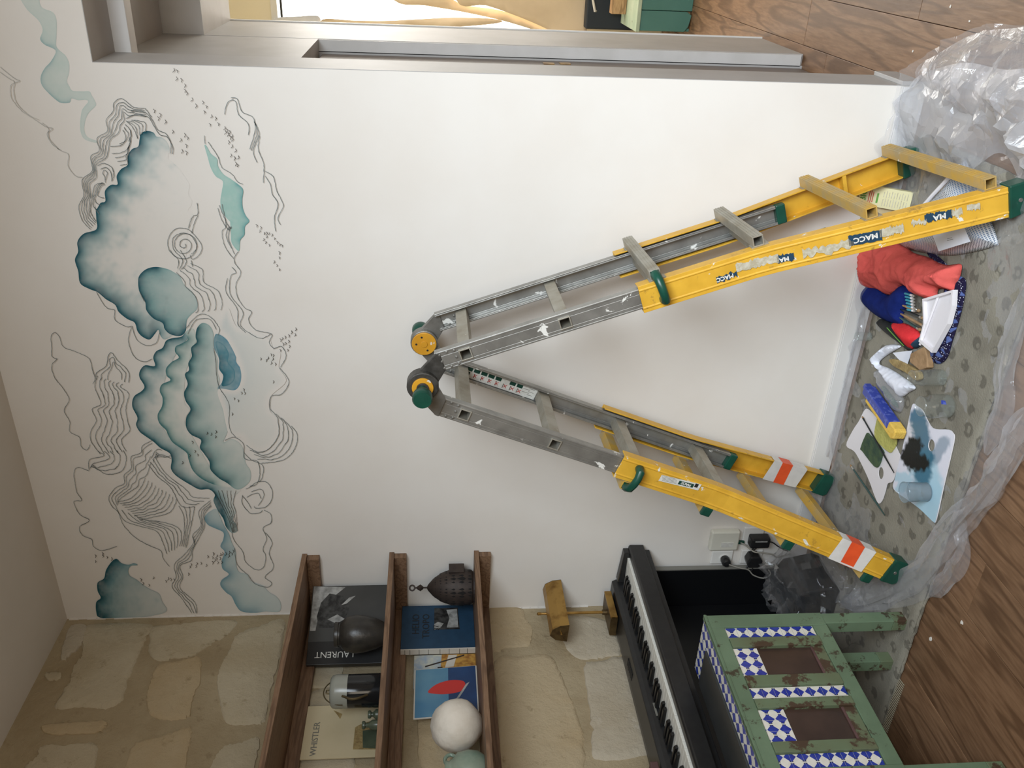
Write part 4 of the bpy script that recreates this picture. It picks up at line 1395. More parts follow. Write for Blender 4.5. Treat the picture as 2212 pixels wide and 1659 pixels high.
# instruction label with pictograms on the inside of the far rail of the left leg
lb = MB()
yl = YF - .0062
g0, g1 = .115 + .025, .405
lab = lb.box((g0, -.020, yl), (g1, .024, yl + .0006), LL.M).build('instruction_label', 'sticker', lad)
b, b2, b3 = MB(), MB(), MB()
for k in range(8):
    s_ = g0 + .008 + k * .026
    if k != 5:
        b.box((s_, -.018, yl - .0006), (s_ + .021, -.002, yl), LL.M)
    for a_ in (-1, 1):
        c = Vector((s_ + .010 + (.005 if k > 4 else 0), .010, 0))
        m2 = LL.M @ Matrix.Translation((c.x, c.y, 0)) @ Matrix.Rotation(a_ * .8, 4, 'Z')
        b2.box((-.008, -.001, yl - .0006), (.008, .001, yl), m2)
    b3.box((s_ + .006, .002, yl - .0004), (s_ + .009, .019, yl), LL.M)
b.box((g0 + .004, .002, yl - .0006), (g0 + .024, .020, yl), LL.M)
b.build('pictogram_squares', 'ink_green', lab)['kind'] = 'stuff'
b2.build('pictogram_crosses', 'ink_red', lab)['kind'] = 'stuff'
for k in range(6):
    b3.box((g0 + .215 + (k % 2) * .02, -.018 + k * .006, yl - .0004), (g0 + .24 + (k % 2) * .015, -.0165 + k * .006, yl), LL.M)
b3.build('pictogram_figures', 'ink_grey', lab)['kind'] = 'stuff'

# ================================================================== shelves on the stone wall
SHZ = [2.062, 1.722, 1.387]
SHL = ['top brown wooden wall shelf with nothing standing on it', 'middle brown wooden wall shelf carrying the black vase', 'bottom brown wooden wall shelf carrying the iron lantern']
for z, lb_ in zip(SHZ, SHL):
    t = thing('wall_shelf', lb_, 'shelf', (.15, -.9, z - .07), 'wooden shelves in the stone corner')
    MB().box((.002, -1.9, z - .019), (.312, -.002, z)).build('board', 'shelf', t, bevel=.0015)
    MB().box((.004, -.028, z - .067), (.304, -.001, z - .0195)).build('wall_batten', 'shelf', t, bevel=.0015)
    MB().box((.009, -1.9, z - .067), (.036, -.030, z - .0195)).build('wall_batten', 'shelf', t, bevel=.0015)

# ---- things on the middle shelf
Z2, Z3 = SHZ[1] + .0005, SHZ[2] + .0005


def slab(name, label, cat, right, left, z0, z1, thick, mats, lean=0., parts=()):
    """upright book or card: front face runs from left to right (top view), thickness behind it"""
    r_, l_ = Vector((right[0], right[1], 0)), Vector((left[0], left[1], 0))
    tx = (r_ - l_)
    wd = tx.length
    tx.normalize()
    nrm = Vector((tx.y, -tx.x, 0))          # faces the room
    up = (Vector((0, 0, 1)) * math.cos(lean) - nrm * math.sin(lean)).normalized()
    n2 = tx.cross(up)
    M = Mx(Vector((l_.x, l_.y, z0)), tx, up, n2)
    t = thing(name, label, cat, ((r_.x + l_.x) / 2, (r_.y + l_.y) / 2, z0))
    h = z1 - z0
    MB().box((0, 0, -thick), (wd, h, 0), M).build(mats[0], mats[1], t, bevel=.001)
    for nm, m, pts, e in parts:
        if nm == 'print':
            continue
        MB().prism([(a * wd, c * h) for a, c in pts], .0002 * e, .0002 * e + .0003, M).build(nm, m, t)
    return t, M, wd, h


t, M, wd, h = slab('photo_book', 'black and grey photo book with LAURENT lettering on the middle shelf', 'book', (.172, -.035), (.05, -.33), Z2, Z2 + .302, .028, ('cover', 'bookblack'), parts=[
    ('cover_photo', 'bookgrey', [(.28, .0), (1, .0), (1, 1), (.28, 1)], 1), ('photo_light_patch', 'photo_light', [(.42, .99), (1, .99), (.98, .58), (.86, .72), (.72, .84), (.6, .9), (.42, .92)], 2),
    ('photo_face', 'photo_dark', [(.46, .88), (.6, .92), (.78, .88), (.9, .78), (.86, .6), (.7, .5), (.52, .58), (.45, .72)], 3), ('photo_hat', 'photo_light', [(.40, .55), (.5, .5), (.56, .36), (.5, .25), (.42, .3), (.36, .4)], 4),
    ('photo_collar', 'photo_light', [(.56, .78), (.62, .66), (.56, .56), (.5, .66)], 5), ('photo_highlight', 'photo_light', [(.74, .62), (.84, .52), (.86, .44), (.76, .55)], 6), ('print_block', 'photo_light', [(.3, .02), (.42, .02), (.42, .2), (.3, .2)], 2)])
text('print', 'LAURENT', .034, M @ Matrix.Translation((.12 * wd, .66 * h, .0012)) @ Matrix.Rotation(math.pi / 2, 4, 'Z'), 'ink_white', t)

p = lw(800, 1369, .165)
vz = thing('black_vase', 'round-bellied black pottery vase with a short neck on the middle shelf', 'vase', (p.x, p.y, Z2))
MB().lathe([(.0, 0), (.036, 0), (.040, .006), (.056, .04), (.067, .085), (.070, .115), (.064, .148), (.050, .166), (.041, .172), (.042, .186), (.044, .190), (.034, .190), (.032, .172), (.0, .168)], (p.x, p.y, Z2), 36).build('body', 'blackstone', vz, smooth=50)
MB().lathe([(.0405, 0), (.0455, .002), (.0465, .014), (.0455, .016), (.0405, .016)], (p.x, p.y, Z2 + .176), 36).build('rim', 'blackstone', vz, smooth=True)
p = lw(790, 1492, .155)
cn = thing('enamel_can', 'black and grey enamel milk can with a wire handle', 'can', (p.x, p.y, Z2))
MB().lathe([(.0, 0), (.055, 0), (.057, .004), (.057, .120)], (p.x, p.y, Z2), 36).build('body', 'enamel_black', cn, smooth=True)
MB().lathe([(.0575, .120), (.0575, .162), (.054, .174), (.046, .180), (.0, .181)], (p.x, p.y, Z2), 36).build('lid', 'enamel_grey', cn, smooth=True)
a = [Vector((p.x, p.y, Z2)) + Vector((.0, .060 * math.cos(k), .135 + .07 * math.sin(k))) for k in np.linspace(0, math.pi, 17)]
MB().tube(a, .0022, 6).build('wire_handle', 'wire', cn, smooth=True)
a = [Vector((p.x + .035, p.y - .05, Z2 + .05)), Vector((p.x + .045, p.y - .072, Z2 + .07)), Vector((p.x + .045, p.y - .074, Z2 + .11)), Vector((p.x + .035, p.y - .052, Z2 + .135))]
MB().tube([Vector((x, y, z)) for (x, y), z in zip(spline([(v.x, v.y) for v in a], n=4), np.linspace(a[0].z, a[-1].z, 13))], .004, 8).build('side_handle', 'wire', cn, smooth=True)
MB().tube([(p.x - .01, p.y + .068, Z2 + .004), (p.x - .01, p.y + .068, Z2 + .048)], .0085, 10).build('wooden_grip', 'iron', cn, smooth=True)
MB().tube([(p.x - .01, p.y + .068, Z2 + .048), (p.x - .012, p.y + .072, Z2 + .08), (p.x - .008, p.y + .058, Z2 + .13)], .0015, 6).build('grip_wire', 'wire', cn)
MB().tube([(p.x, p.y - .008, Z2 + .181), (p.x, p.y - .006, Z2 + .196), (p.x, p.y + .006, Z2 + .196), (p.x, p.y + .008, Z2 + .181)], .003, 6).build('lid_knob', 'wire', cn, smooth=True)
a, c = lw(680, 1525, .03), lw(655, 1640, .03)
t, M, wd, h = slab('art_print', 'beige WHISTLER art print leaning on the stone wall', 'print', (.03, a.y), (.03, c.y), Z2, Z2 + .275, .006, ('sheet', 'card_beige'), parts=[
    ('print_figure', 'pumice', [(.12, .02), (.62, .02), (.66, .18), (.60, .30), (.55, .36), (.14, .36)], 1), ('print_sail', 'pumice', [(.72, .56), (.8, .6), (.9, .66), (.82, .54)], 2), ('print_shadow', 'bottle_green', [(.13, .02), (.52, .02), (.48, .26), (.16, .24)], 3)])
text('print', 'WHISTLER', .030, M @ Matrix.Translation((.36 * wd, .84 * h, .0012)), 'ink_grey', t)
for k, (x, y, lb_) in enumerate(((792, 1543, 'small dark green bottle lying nearer the enamel can'), (782, 1566, 'small grey green bottle with a ring mouth before the art print'))):
    p = lw(x + 20, y, .10)
    bt = thing('small_bottle', lb_, 'bottle', (p.x, p.y, Z2), 'small green bottles on the middle shelf')
    hh = .045 if k == 0 else .062
    MB().lathe([(0, 0), (.017, 0), (.018, .004), (.017, hh * .55), (.008, hh * .75), (.0075, hh)], (p.x, p.y, Z2), 18).build('body', 'bottle_green', bt, smooth=True)
    MB().lathe([(.0076, 0), (.013, .002), (.014, .008), (.012, .012), (.0076, .012)], (p.x, p.y, Z2 + hh - .006), 18).build('mouth_ring', 'bottle_green', bt, smooth=True)

# ---- things on the bottom shelf
a, c = lw(870, 1304, .055), lw(867, 1404, .055)
t, M, wd, h = slab('blue_book', 'dark blue HELIOTROPO book with a photo on its cover', 'book', (.058, min(a.y, -.036)), (.058, c.y), Z3, Z3 + .287, .022, ('cover', 'bookblue'), parts=[
    ('cover_photo', 'photo_dark', [(.42, .20), (.93, .22), (.93, .55), (.42, .55)], 1), ('photo_statue', 'photo_light', [(.42, .55), (.55, .55), (.6, .5), (.56, .42), (.47, .46), (.42, .53)], 2), ('photo_torso', 'photo_light', [(.46, .22), (.9, .23), (.88, .38), (.68, .34), (.46, .38)], 3)])
for k, wtx in enumerate(('HELIO', 'TROPO', '37')):
    text('print', wtx, .040 if k < 2 else .03, M @ Matrix.Translation(((.56 - .05 * k) * wd, (.80 - .14 * k) * h, .001)), 'ink_black', t)
MB().box((.034, c.y - .006, Z3), (.0585, c.y - .0005, Z3 + .287)).build('page_edge', 'pagewhite', t)
b = MB()
for k, zz_ in enumerate((.03, .06, .10, .135, .18, .215, .25, .27)):
    b.box((.034, c.y - .0066, Z3 + zz_), (.059, c.y - .0061, Z3 + zz_ + .0015))
b.build('spine_lines', 'ink_black', t)['kind'] = 'stuff'
a, c = lw(905, 1416, .03), lw(905, 1452, .03)
t, M, wd, h = slab('painting_card', 'ochre and blue painting print partly behind the sailboat picture', 'print', (.031, a.y), (.031, c.y - .08), Z3, Z3 + .235, .004, ('sheet', 'paint_blu'), parts=[
    ('print_ochre', 'paint_yel', [(.0, .0), (1, .0), (1, .55), (.0, .6)], 1), ('print_mast', 'ink_black', [(.55, .62), (.62, .62), (.62, .54), (.55, .54)], 2), ('print_stroke', 'iron', [(.62, .82), (.66, .82), (.98, .18), (.94, .18)], 3), ('print_figures', 'pagewhite', [(.6, .5), (.98, .44), (.98, .30), (.62, .36)], 2)])
a, c = lw(911, 1445, .06), lw(911, 1551, .06)
t, M, wd, h = slab('sailboat_picture', 'blue picture of a red sailed boat with a white border', 'picture', (.070, a.y), (.070, c.y), Z3, Z3 + .232, .005, ('sheet', 'pagewhite'), parts=[
    ('print_sea', 'seablue', [(.015, .02), (.99, .02), (.99, .46), (.015, .46)], 1), ('print_sky', 'skyblue', [(.015, .46), (.99, .46), (.99, .98), (.015, .98)], 1),
    ('print_sail', 'sailred', spline([(.52, .78), (.66, .64), (.72, .42), (.68, .22), (.56, .20), (.47, .28), (.44, .5), (.47, .7)], n=4, closed=True), 3), ('print_hull', 'photo_light', [(.34, .30), (.66, .12), (.62, .18), (.30, .36)], 4)], lean=.06)
p = lw(990, 1567, .175)
sph = []
R_ = .085
for i in range(15):
    th = math.pi * (i / 14)
    sph.append((R_ * math.sin(th) * (1 if i not in (0, 14) else 0), R_ - R_ * math.cos(th)))
b = MB().lathe([(0, 0)] + [(.03, .0005)] + sph[3:], (p.x, p.y, Z3), 32)
for v in b.v:
    d_ = v - Vector((p.x, p.y, Z3 + R_))
    v += d_ * (.05 * nz(v.x * 30, v.y * 30, v.z * 30) + .03 * nz(v.x * 70, v.y * 70, v.z * 70)) * min(1, (v.z - Z3) * 30)
tag(b.build('paper_globe', 'whiteball', loc=(p.x, p.y, Z3), smooth=60), 'bumpy white paper globe on the bottom shelf', 'globe')
# pierced iron lantern
p = bw(985, 1268, -.095)
ln = thing('iron_lantern', 'dark pierced iron lantern with a ring finial on the bottom shelf', 'lantern', (p.x, p.y, Z3))
b = MB()
nf = 8
prof = [(.056, .0), (.066, .012), (.072, .05), (.070, .09), (.056, .130), (.034, .162), (.012, .182), (.004, .186)]
b.lathe(prof, (p.x, p.y, Z3), nf * 3)
b.build('shell', 'iron', ln, smooth=30)
b = MB()
for f in range(nf):
    for row, (zc_, sz) in enumerate(((.020, .012), (.052, .018), (.084, .013), (.110, .010), (.132, .008), (.152, .006))):
        for s_ in (-1, 0, 1):
            an = 2 * math.pi * (f + .5) / nf + s_ * .20
            rr = np.interp(zc_, [q[1] for q in prof], [q[0] for q in prof]) + .0006
            c = Vector((p.x + rr * math.cos(an), p.y + rr * math.sin(an), Z3 + zc_))
            tg = Vector((-math.sin(an), math.cos(an), 0))
            ss2 = sz * (.62 if s_ else 1.0)
            up = Vector((0, 0, 1))
            nn = Vector((math.cos(an), math.sin(an), .1))
            b.add([c + up * ss2, c - tg * ss2 * .45 - up * ss2 * .3, c - up * ss2, c + tg * ss2 * .45 - up * ss2 * .3], [(0, 1, 2, 3)])
b.build('painted_openings', 'darkvoid', ln, recalc=False)['kind'] = 'stuff'  # shell is closed: black facets paint the shade inside its openings
MB().tube([(p.x, p.y, Z3 + .184), (p.x, p.y, Z3 + .235)], .0032, 8).build('finial_rod', 'iron', ln)
MB().lathe([(0, 0), (.006, .004), (.0135, .014), (.006, .026), (0, .030)], (p.x, p.y, Z3 + .198), 14).build('finial_bead', 'iron', ln, smooth=True)
MB().tube([(p.x + .010 * math.cos(k) * .8, p.y + .010 * math.cos(k) * .6, Z3 + .244 + .010 * math.sin(k)) for k in np.linspace(0, 2 * math.pi, 17)[:-1]], .0034, 8, closed=True).build('finial_ring', 'iron', ln, smooth=True)
MB().box((p.x + .058, p.y + .0, Z3 + .04), (p.x + .078, p.y + .05, Z3 + .10)).build('door_hinge', 'iron', ln, bevel=.002)
MB().lathe([(.0, 0), (.060, 0), (.060, .006), (.0, .006)], (p.x, p.y, Z3 - .0001), 24).build('base_plate', 'iron', ln)
# green glazed jug at the edge of the picture
p = lw(1000, 1668, .17)
jg = thing('green_jug', 'green glazed ceramic jug with a loop handle at the shelf end', 'jug', (p.x, p.y, Z3))
MB().lathe([(0, 0), (.05, 0), (.062, .02), (.066, .05), (.058, .085), (.040, .10), (.034, .112), (.038, .124), (.030, .124), (.0, .10)], (p.x, p.y, Z3), 30).build('body', 'ceramic_green', jg, smooth=45)
MB().tube([(p.x + .020, p.y + .030 + .020 * math.cos(k), Z3 + .106 + .018 * math.sin(k)) for k in np.linspace(0, 2 * math.pi, 17)[:-1]], .006, 8, closed=True).build('handle', 'ceramic_green', jg, smooth=True)

# ================================================================== digital piano
pn = thing('digital_piano', 'black digital piano with ivory keys against the stone wall', 'piano', (.17, -.7, 0))
PY0, PY1 = -.016, -1.42
Mp = Mx((0, 0, 0), (1, 0, 0), (0, 0, 1), (0, 1, 0))
MB().prism([(.02, .690), (.165, .690), (.165, .772), (.158, .800), (.150, .815), (.055, .819), (.02, .815)], PY1, PY0, Mp).build('rear_cover', 'black', pn, bevel=.003)
MB().prism([(.03, .676), (.312, .676), (.312, .702), (.338, .704), (.339, .760), (.330, .765), (.304, .765), (.302, .735), (.166, .735), (.166, .69), (.03, .69)], PY1 - .001, PY0 - .001, Mp).build('key_bed', 'black', pn, bevel=.003)
MB().prism([(.165, .735), (.322, .735), (.322, .786), (.300, .788), (.17, .800)], PY0 - .034, PY0, Mp).build('end_cheek', 'black', pn, bevel=.003)
MB().prism([(.165, .735), (.322, .735), (.322, .786), (.300, .788), (.17, .800)], PY1, PY1 + .034, Mp).build('end_cheek', 'black', pn, bevel=.003)
KW = .0252
wk = MB().box((.170, 0, .745), (.301, -(KW - .0008), .772))
k0 = None
yk = PY0 - .036
names = 'CBAGFED'
for i in range(52):
    note = names[i % 7]
    if k0 is None:
        k0 = MB().box((.168, -(KW - .0009), .742), (.3005, 0, .772)).build('white_key', 'ivory', pn, bevel=.0012)
        k0.location = (0, yk, 0)
        k = k0
    else:
        k = k0.copy()
        COL.objects.link(k)
        k.parent = pn
        k.location = (0, yk - i * KW, 0)
kb = None
for i in range(52):
    note = names[i % 7]
    if note in 'CF' or i == 51:       # walking down from the top C: no black key below C or F
        continue
    y = yk - (i + 1) * KW
    if kb is None:
        kb = MB().prism([(.168, .7735), (.248, .7735), (.245, .782), (.238, .785), (.168, .787)], -.0062, .0062, Mp).build('black_key', 'ebony', pn, bevel=.001)
        k = kb
    else:
        k = kb.copy()
        COL.objects.link(k)
        k.parent = pn
    k.location = (0, y, 0)
MB().box((.015, PY0 - .03, 0), (.222, PY0 - .004, .676)).build('end_panel', 'blacksatin', pn, bevel=.002)
MB().box((.2222, PY0 - .028, 0), (.226, PY0 - .006, .676)).build('panel_edge', 'ink_grey', pn)
MB().box((.015, PY1, 0), (.222, PY1 + .026, .676)).build('end_panel', 'blacksatin', pn, bevel=.002)
MB().box((.016, PY1 + .03, .05), (.034, PY0 - .032, .674)).build('back_panel', 'blacksatin', pn)
MB().box((.05, PY1 + .03, .09), (.16, PY0 - .032, .12)).build('pedal_rail', 'blacksatin', pn, bevel=.002)
p = lw(1412, 1532, .163)
MB().box((.1640, p.y - .03, .783), (.1665, p.y + .025, .790)).build('logo_strip', 'ink_grey', pn)
b = MB()
for k in range(7):
    b.box((.075, -.40 - k * .012, .8165), (.110, -.407 - k * .012, .8195))
b.build('vent_slots', 'ink_black', pn)['kind'] = 'stuff'
# brass lamp standing on the piano
p = lw(1318, 1322, .085)
la = thing('brass_piano_lamp', 'aged brass piano lamp with a long trough shade', 'lamp', (.085, p.y, .819))
cy = p.y
MB().prism([(.03, .820), (.12, .820), (.128, .832), (.128, .846), (.118, .850), (.04, .850), (.03, .846)], cy - .075, cy + .075, Mp).build('base', 'brass_dark', la, bevel=.002)
MB().box((.1215, cy - .075, .822), (.1295, cy + .075, .851)).build('base_front', 'brass', la, bevel=.002)
MB().tube([(.085, cy, .850), (.085, cy, .868)], .011, 12).build('stem_collar', 'brass_dark', la, smooth=True)
MB().tube([(.085, cy, .86), (.088, cy - .003, .95), (.088, cy - .003, 1.09), (.088, cy - .003, 1.118)], [.006, .006, .006, .0045], 10).build('stem', 'brass', la, smooth=True)
MB().lathe([(0, 0), (.006, .001), (.007, .016), (.0, .020)], (.088, cy - .003, 1.116), 10).build('finial', 'brass', la, smooth=True)
shp = [(.065, 1.030), (.075, 1.075), (.098, 1.098), (.128, 1.090), (.146, 1.060), (.150, 1.025), (.146, 1.025), (.142, 1.058), (.126, 1.085), (.099, 1.093), (.079, 1.072), (.069, 1.030)]
sh = MB().prism(shp, cy - .135, cy + .125, Mp).build('shade', 'brass', la, bevel=.001)
for yy in (cy - .1355, cy + .1245):
    MB().prism(shp[:6], yy, yy + .002, Mp).build('shade_end', 'brass_dark', sh)
for yy, e in ((cy - .136, -1), (cy + .127, 1)):
    MB().lathe([(0, 0), (.004, .0), (.004, .008), (.0, .010)], (.112, yy, 1.055), 8, M=Mx((0, 0, 0), (1, 0, 0), (0, 0, 1), (0, e, 0))).build('end_screw', 'brass', sh)
# leather box on the piano, just inside the frame
p = lw(1395, 1650, .15)
bx = thing('leather_box', 'mauve brown leather box on the piano top at the frame edge', 'box', (.08, p.y - .12, .82))
MB().box((.025, p.y - .25, .8205), (.152, p.y + .008, .848)).build('body', 'mauve', bx, bevel=.004)
b = MB()
for k in range(3):
    b.box((.024, p.y - .04 - k * .06, .8478), (.153, p.y - .044 - k * .06, .8490))
b.box((.10, p.y - .25, .8478), (.104, p.y + .008, .8492))
b.build('stitched_seams', 'ink_black', bx)['kind'] = 'stuff'

# ================================================================== tiled green cabinet
cb = thing('tiled_cabinet', 'low green cabinet with blue and white tiles and peeling paint', 'cabinet', (.47, -1.0, 0))
FX, BX = .590, .362
CY0, CY1 = -.690, -1.312
ZB, ZT = .290, .680


def clip(poly, x0, x1, y0, y1):
    for ax, lim, sgn in ((0, x0, 1), (0, x1, -1), (1, y0, 1), (1, y1, -1)):
        out = []
        for i in range(len(poly)):
            a_, c_ = poly[i - 1], poly[i]
            da, dc = (a_[ax] - lim) * sgn, (c_[ax] - lim) * sgn
            if (da >= 0) != (dc >= 0):
                t_ = da / (da - dc)
                out.append((a_[0] + (c_[0] - a_[0]) * t_, a_[1] + (c_[1] - a_[1]) * t_))
            if dc >= 0:
                out.append(c_)
        poly = out
        if not poly:
            return []
    return poly


TP = .036


def tiles(a0, a1, b0, b1, ofs, M, nsplit, split='b', dots=True):
    """glazed tiles over the rectangle a0..a1 x b0..b1 of frame M; diamonds of period TP"""
    n = nsplit
    for k in range(n):
        if split == 'b':
            r = (a0, a1, b0 + (b1 - b0) * k / n, b0 + (b1 - b0) * (k + 1) / n)
        else:
            r = (a0 + (a1 - a0) * k / n, a0 + (a1 - a0) * (k + 1) / n, b0, b1)
        g = .0004
        r = (r[0] + g, r[1] - g, r[2] + g, r[3] - g)
        b = MB()
        b.box((r[0], r[2], -.003), (r[1], r[3], .0015), M, 0)
        i0 = int((r[0] - a0) / TP) - 2
        j0 = int((r[2] - b0) / TP) - 2
        for i in range(i0, i0 + 6):
            for j in range(j0, j0 + 6):
                cx, cy_ = a0 + (ofs[0] + i) * TP, b0 + (ofs[1] + j) * TP
                q = TP * .5
                bx_, by_ = cx + q, cy_
                for (mx_, my_) in ((cx + q, cy_),):
                    P = clip([(mx_ - q + .0007, my_), (mx_, my_ - q + .0007), (mx_ + q - .0007, my_), (mx_, my_ + q - .0007)], *r)
                    if len(P) > 2:
                        b.add([M @ Vector((x, y, .0017)) for x, y in P], [list(range(len(P)))], 1)
                P = None
                if dots:
                    for dx, dy in ((.0035, .0035), (-.0035, .0035), (.0035, -.0035), (-.0035, -.0035)):
                        x, y = cx + dx, cy_ + dy
                        if r[0] < x - .002 and x + .002 < r[1] and r[2] < y - .002 and y + .002 < r[3]:
                            b.add([M @ Vector((x + .0019 * math.cos(t_), y + .0019 * math.sin(t_), .0018)) for t_ in np.linspace(0, 6.283, 9)[:-1]], [list(range(8))], 2)
        b.build('tile', ['tile_white', 'tile_blue', 'tile_dot'], cb, recalc=False)


MF = Mx((FX - .006, 0, 0), (0, -1, 0), (0, 0, 1), (1, 0, 0))      # a = -y, b = z, normal +x
# carcass
MB().box((BX + .004, CY1 + .004, ZB + .004), (FX - .012, CY0 - .004, ZT - .010)).build('carcass', 'darkpanel', cb)
for ya, yb_ in ((CY1, CY1 + .0036), (CY0 - .0036, CY0)):
    MB().box((BX + .002, ya, ZB), (FX - .0145, yb_, ZT - .0098)).build('side_panel', 'green', cb)
def fr(name, ya, yb_, za, zb_, mat='green', lift=0., par=cb):
    return MB().box((FX - .014, -yb_, za), (FX + lift, -ya, zb_)).build(name, mat, par, bevel=.0015)


fr('stile', .690, .744, ZB, ZT)
fr('stile', 1.264, 1.312, ZB, ZT)
fr('top_rail', .7445, 1.2635, .627, ZT)
fr('bottom_rail', .7445, 1.2635, ZB, .336)
for ya, yb_ in ((.793, .831), (.946, .986), (1.033, 1.066), (1.181, 1.216)):
    fr('moulding', ya, yb_, .3365, .6265, 'green_worn', .004)
for k, (ya, yb_) in enumerate(((.8315, .9455), (1.0665, 1.1805))):
    dr = MB().box((FX - .014, -yb_, .372), (FX - .008, -ya, .548)).build('door_panel', 'darkpanel', cb)
    MB().box((FX - .014, -yb_, .337), (FX - .003, -ya, .3715)).build('sill_board', 'green_worn', cb, bevel=.001)
    MB().box((FX - .008, -yb_, .3715), (FX - .003, -ya, .379)).build('sill_strip', 'mauve', cb, bevel=.001)
tiles(.7455, .7915, .338, .6262, (.62, .5), MF, 8)
tiles(.9875, 1.0315, .338, .6262, (1.05, .0), MF, 8)
tiles(1.2175, 1.2625, .338, .6262, (.72, .0), MF, 8)
tiles(.8325, .9445, .550, .6262, (.3, .5), MF, 3, 'a')
tiles(1.0675, 1.1795, .550, .6262, (.4, .5), MF, 3, 'a')
MTp = Mx((0, 0, ZT - .004), (0, -1, 0), (1, 0, 0), (0, 0, 1))     # a = -y, b = x (viewed from above)
MB().box((BX, CY1, ZT - .0095), (FX + .003, CY0, ZT - .006)).build('top_board', 'green', cb, bevel=.001)
tiles(.694, 1.308, .512, .584, (.2, .5), MTp, 17, 'a', True)
tiles(.694, .762, BX + .003, .511, (.2, .3), MTp, 4, 'b', True)
MB().box((BX + .003, -1.308, ZT - .0055), (.5105, -.763, ZT + .004)).build('slate_inset', 'slate', cb, bevel=.002)
MB().box((FX - .004, CY1, ZT - .006), (FX + .004, CY0, ZT)).build('top_edging', 'green', cb, bevel=.001)
for (xa, xb) in ((FX - .044, FX - .002), (BX + .004, BX + .046)):
    for (ya, yb_) in ((-.736, -.692), (-1.310, -1.266)):
        MB().box((xa, ya, .058), (xb, yb_, ZB)).build('leg', 'green', cb, bevel=.002)
        MB().box((xa + .0003, ya + .0003, .0125), (xb - .0003, yb_ - .0003, .058)).build('leg_foot', 'green_worn', cb, bevel=.002)

# ================================================================== sockets on the mural wall
jb = thing('junction_box', 'white square junction box on the mural wall near the piano', 'box', (.352, -.02, .31))
MB().box((.306, -.028, .312), (.400, -.0005, .430)).build('lid', 'oldplastic', jb, bevel=.006)
MB().box((.325, -.0295, .335), (.350, -.028, .385)).build('label_plate', 'sticker', jb)
MB().box((.330, -.018, .284), (.344, -.008, .3115)).build('green_tab', 'ink_green', jb, bevel=.001)


def plate(name, label, xa, xb, za, zb_):
    t = thing(name, label, 'socket', ((xa + xb) / 2, -.01, za), 'sockets beside the piano')
    MB().box((xa, -.010, za), (xb, -.0005, zb_)).build('plate', 'switch', t, bevel=.004)
    return t


def socket_ring(t, x, z):
    MB().lathe([(.022, 0), (.024, .002), (.020, .003), (.019, -.001)], (x, -.0105, z), 24, M=Mx((0, 0, 0), (1, 0, 0), (0, 0, 1), (0, -1, 0))).build('socket_ring', 'switch', t, smooth=True)


t = plate('wall_socket', 'white wall socket below the junction box with a plug in it', .222, .290, .318, .408)
socket_ring(t, .252, .352)
t = plate('wall_socket', 'white wall socket behind the upper black adapter', .318, .408, .206, .292)
t = plate('wall_socket', 'white wall socket behind the lower black adapter', .222, .292, .192, .284)
t = thing('mains_plug', 'round black plug pushed into the socket by the piano', 'plug', (.250, -.03, .345))
MB().lathe([(0, 0), (.017, 0), (.019, .008), (.019, .028), (.014, .036), (0, .038)], (.252, -.012, .352), 20, M=Mx((0, 0, 0), (1, 0, 0), (0, 0, 1), (0, -1, 0))).build('body', 'black', t, smooth=True)
def bez(pts, n=8):
    P = [Vector(p_) for p_ in pts]
    out = []
    for i in range(len(P) - 1):
        p0, p1, p2, p3 = P[max(i - 1, 0)], P[i], P[i + 1], P[min(i + 2, len(P) - 1)]
        for j in range(n):
            u = j / n
            out.append(.5 * ((2 * p1) + (p2 - p0) * u + (2 * p0 - 5 * p1 + 4 * p2 - p3) * u * u + (3 * p1 - p0 - 3 * p2 + p3) * u ** 3))
    return out + [P[-1]]


MB().tube(bez([(.252, -.05, .345), (.240, -.058, .30), (.228, -.056, .262), (.200, -.058, .235), (.185, -.06, .19), (.205, -.06, .165), (.225, -.055, .175)]), .0028, 6).build('cord', 'cable_grey', t, smooth=True)
t = thing('power_adapter', 'black power adapter plugged into the upper socket', 'adapter', (.355, -.03, .18))
MB().box((.332, -.052, .190), (.382, -.0108, .272)).build('body', 'black', t, bevel=.008)
MB().box((.366, -.0528, .205), (.372, -.0520, .255)).build('label', 'photo_light', t)
MB().tube(bez([(.352, -.03, .192), (.348, -.034, .172), (.332, -.036, .150), (.318, -.04, .125), (.312, -.045, .105)]), .0026, 6).build('cord', 'cable_black', t, smooth=True)
t = thing('power_adapter', 'black power adapter plugged into the lower socket beside the piano', 'adapter', (.255, -.03, .19))
MB().prism([(.235, .218), (.268, .205), (.292, .222), (.292, .260), (.262, .272), (.235, .262)], -.056, -.0108, Mp).build('body', 'black', t, bevel=.006)
MB().tube(bez([(.286, -.03, .245), (.305, -.03, .25), (.322, -.026, .235)]), .006, 8).build('strain_relief', 'black', t, smooth=True)
MB().tube(bez([(.240, -.045, .262), (.224, -.05, .268), (.215, -.05, .25), (.228, -.05, .24)]), .0035, 6).build('cord_loop', 'cable_black', t, smooth=True)
o = MB().tube(bez([(.337, -.016, .300), (.336, -.03, .285), (.335, -.072, .262), (.330, -.074, .225), (.318, -.072, .182), (.300, -.066, .160), (.300, -.060, .130), (.309, -.056, .098)]), .0030, 6).build('phone_cable', 'cable_grey', loc=(.32, -.05, .11), smooth=True)
tag(o, 'thin grey cable running down from the junction box', 'cable')

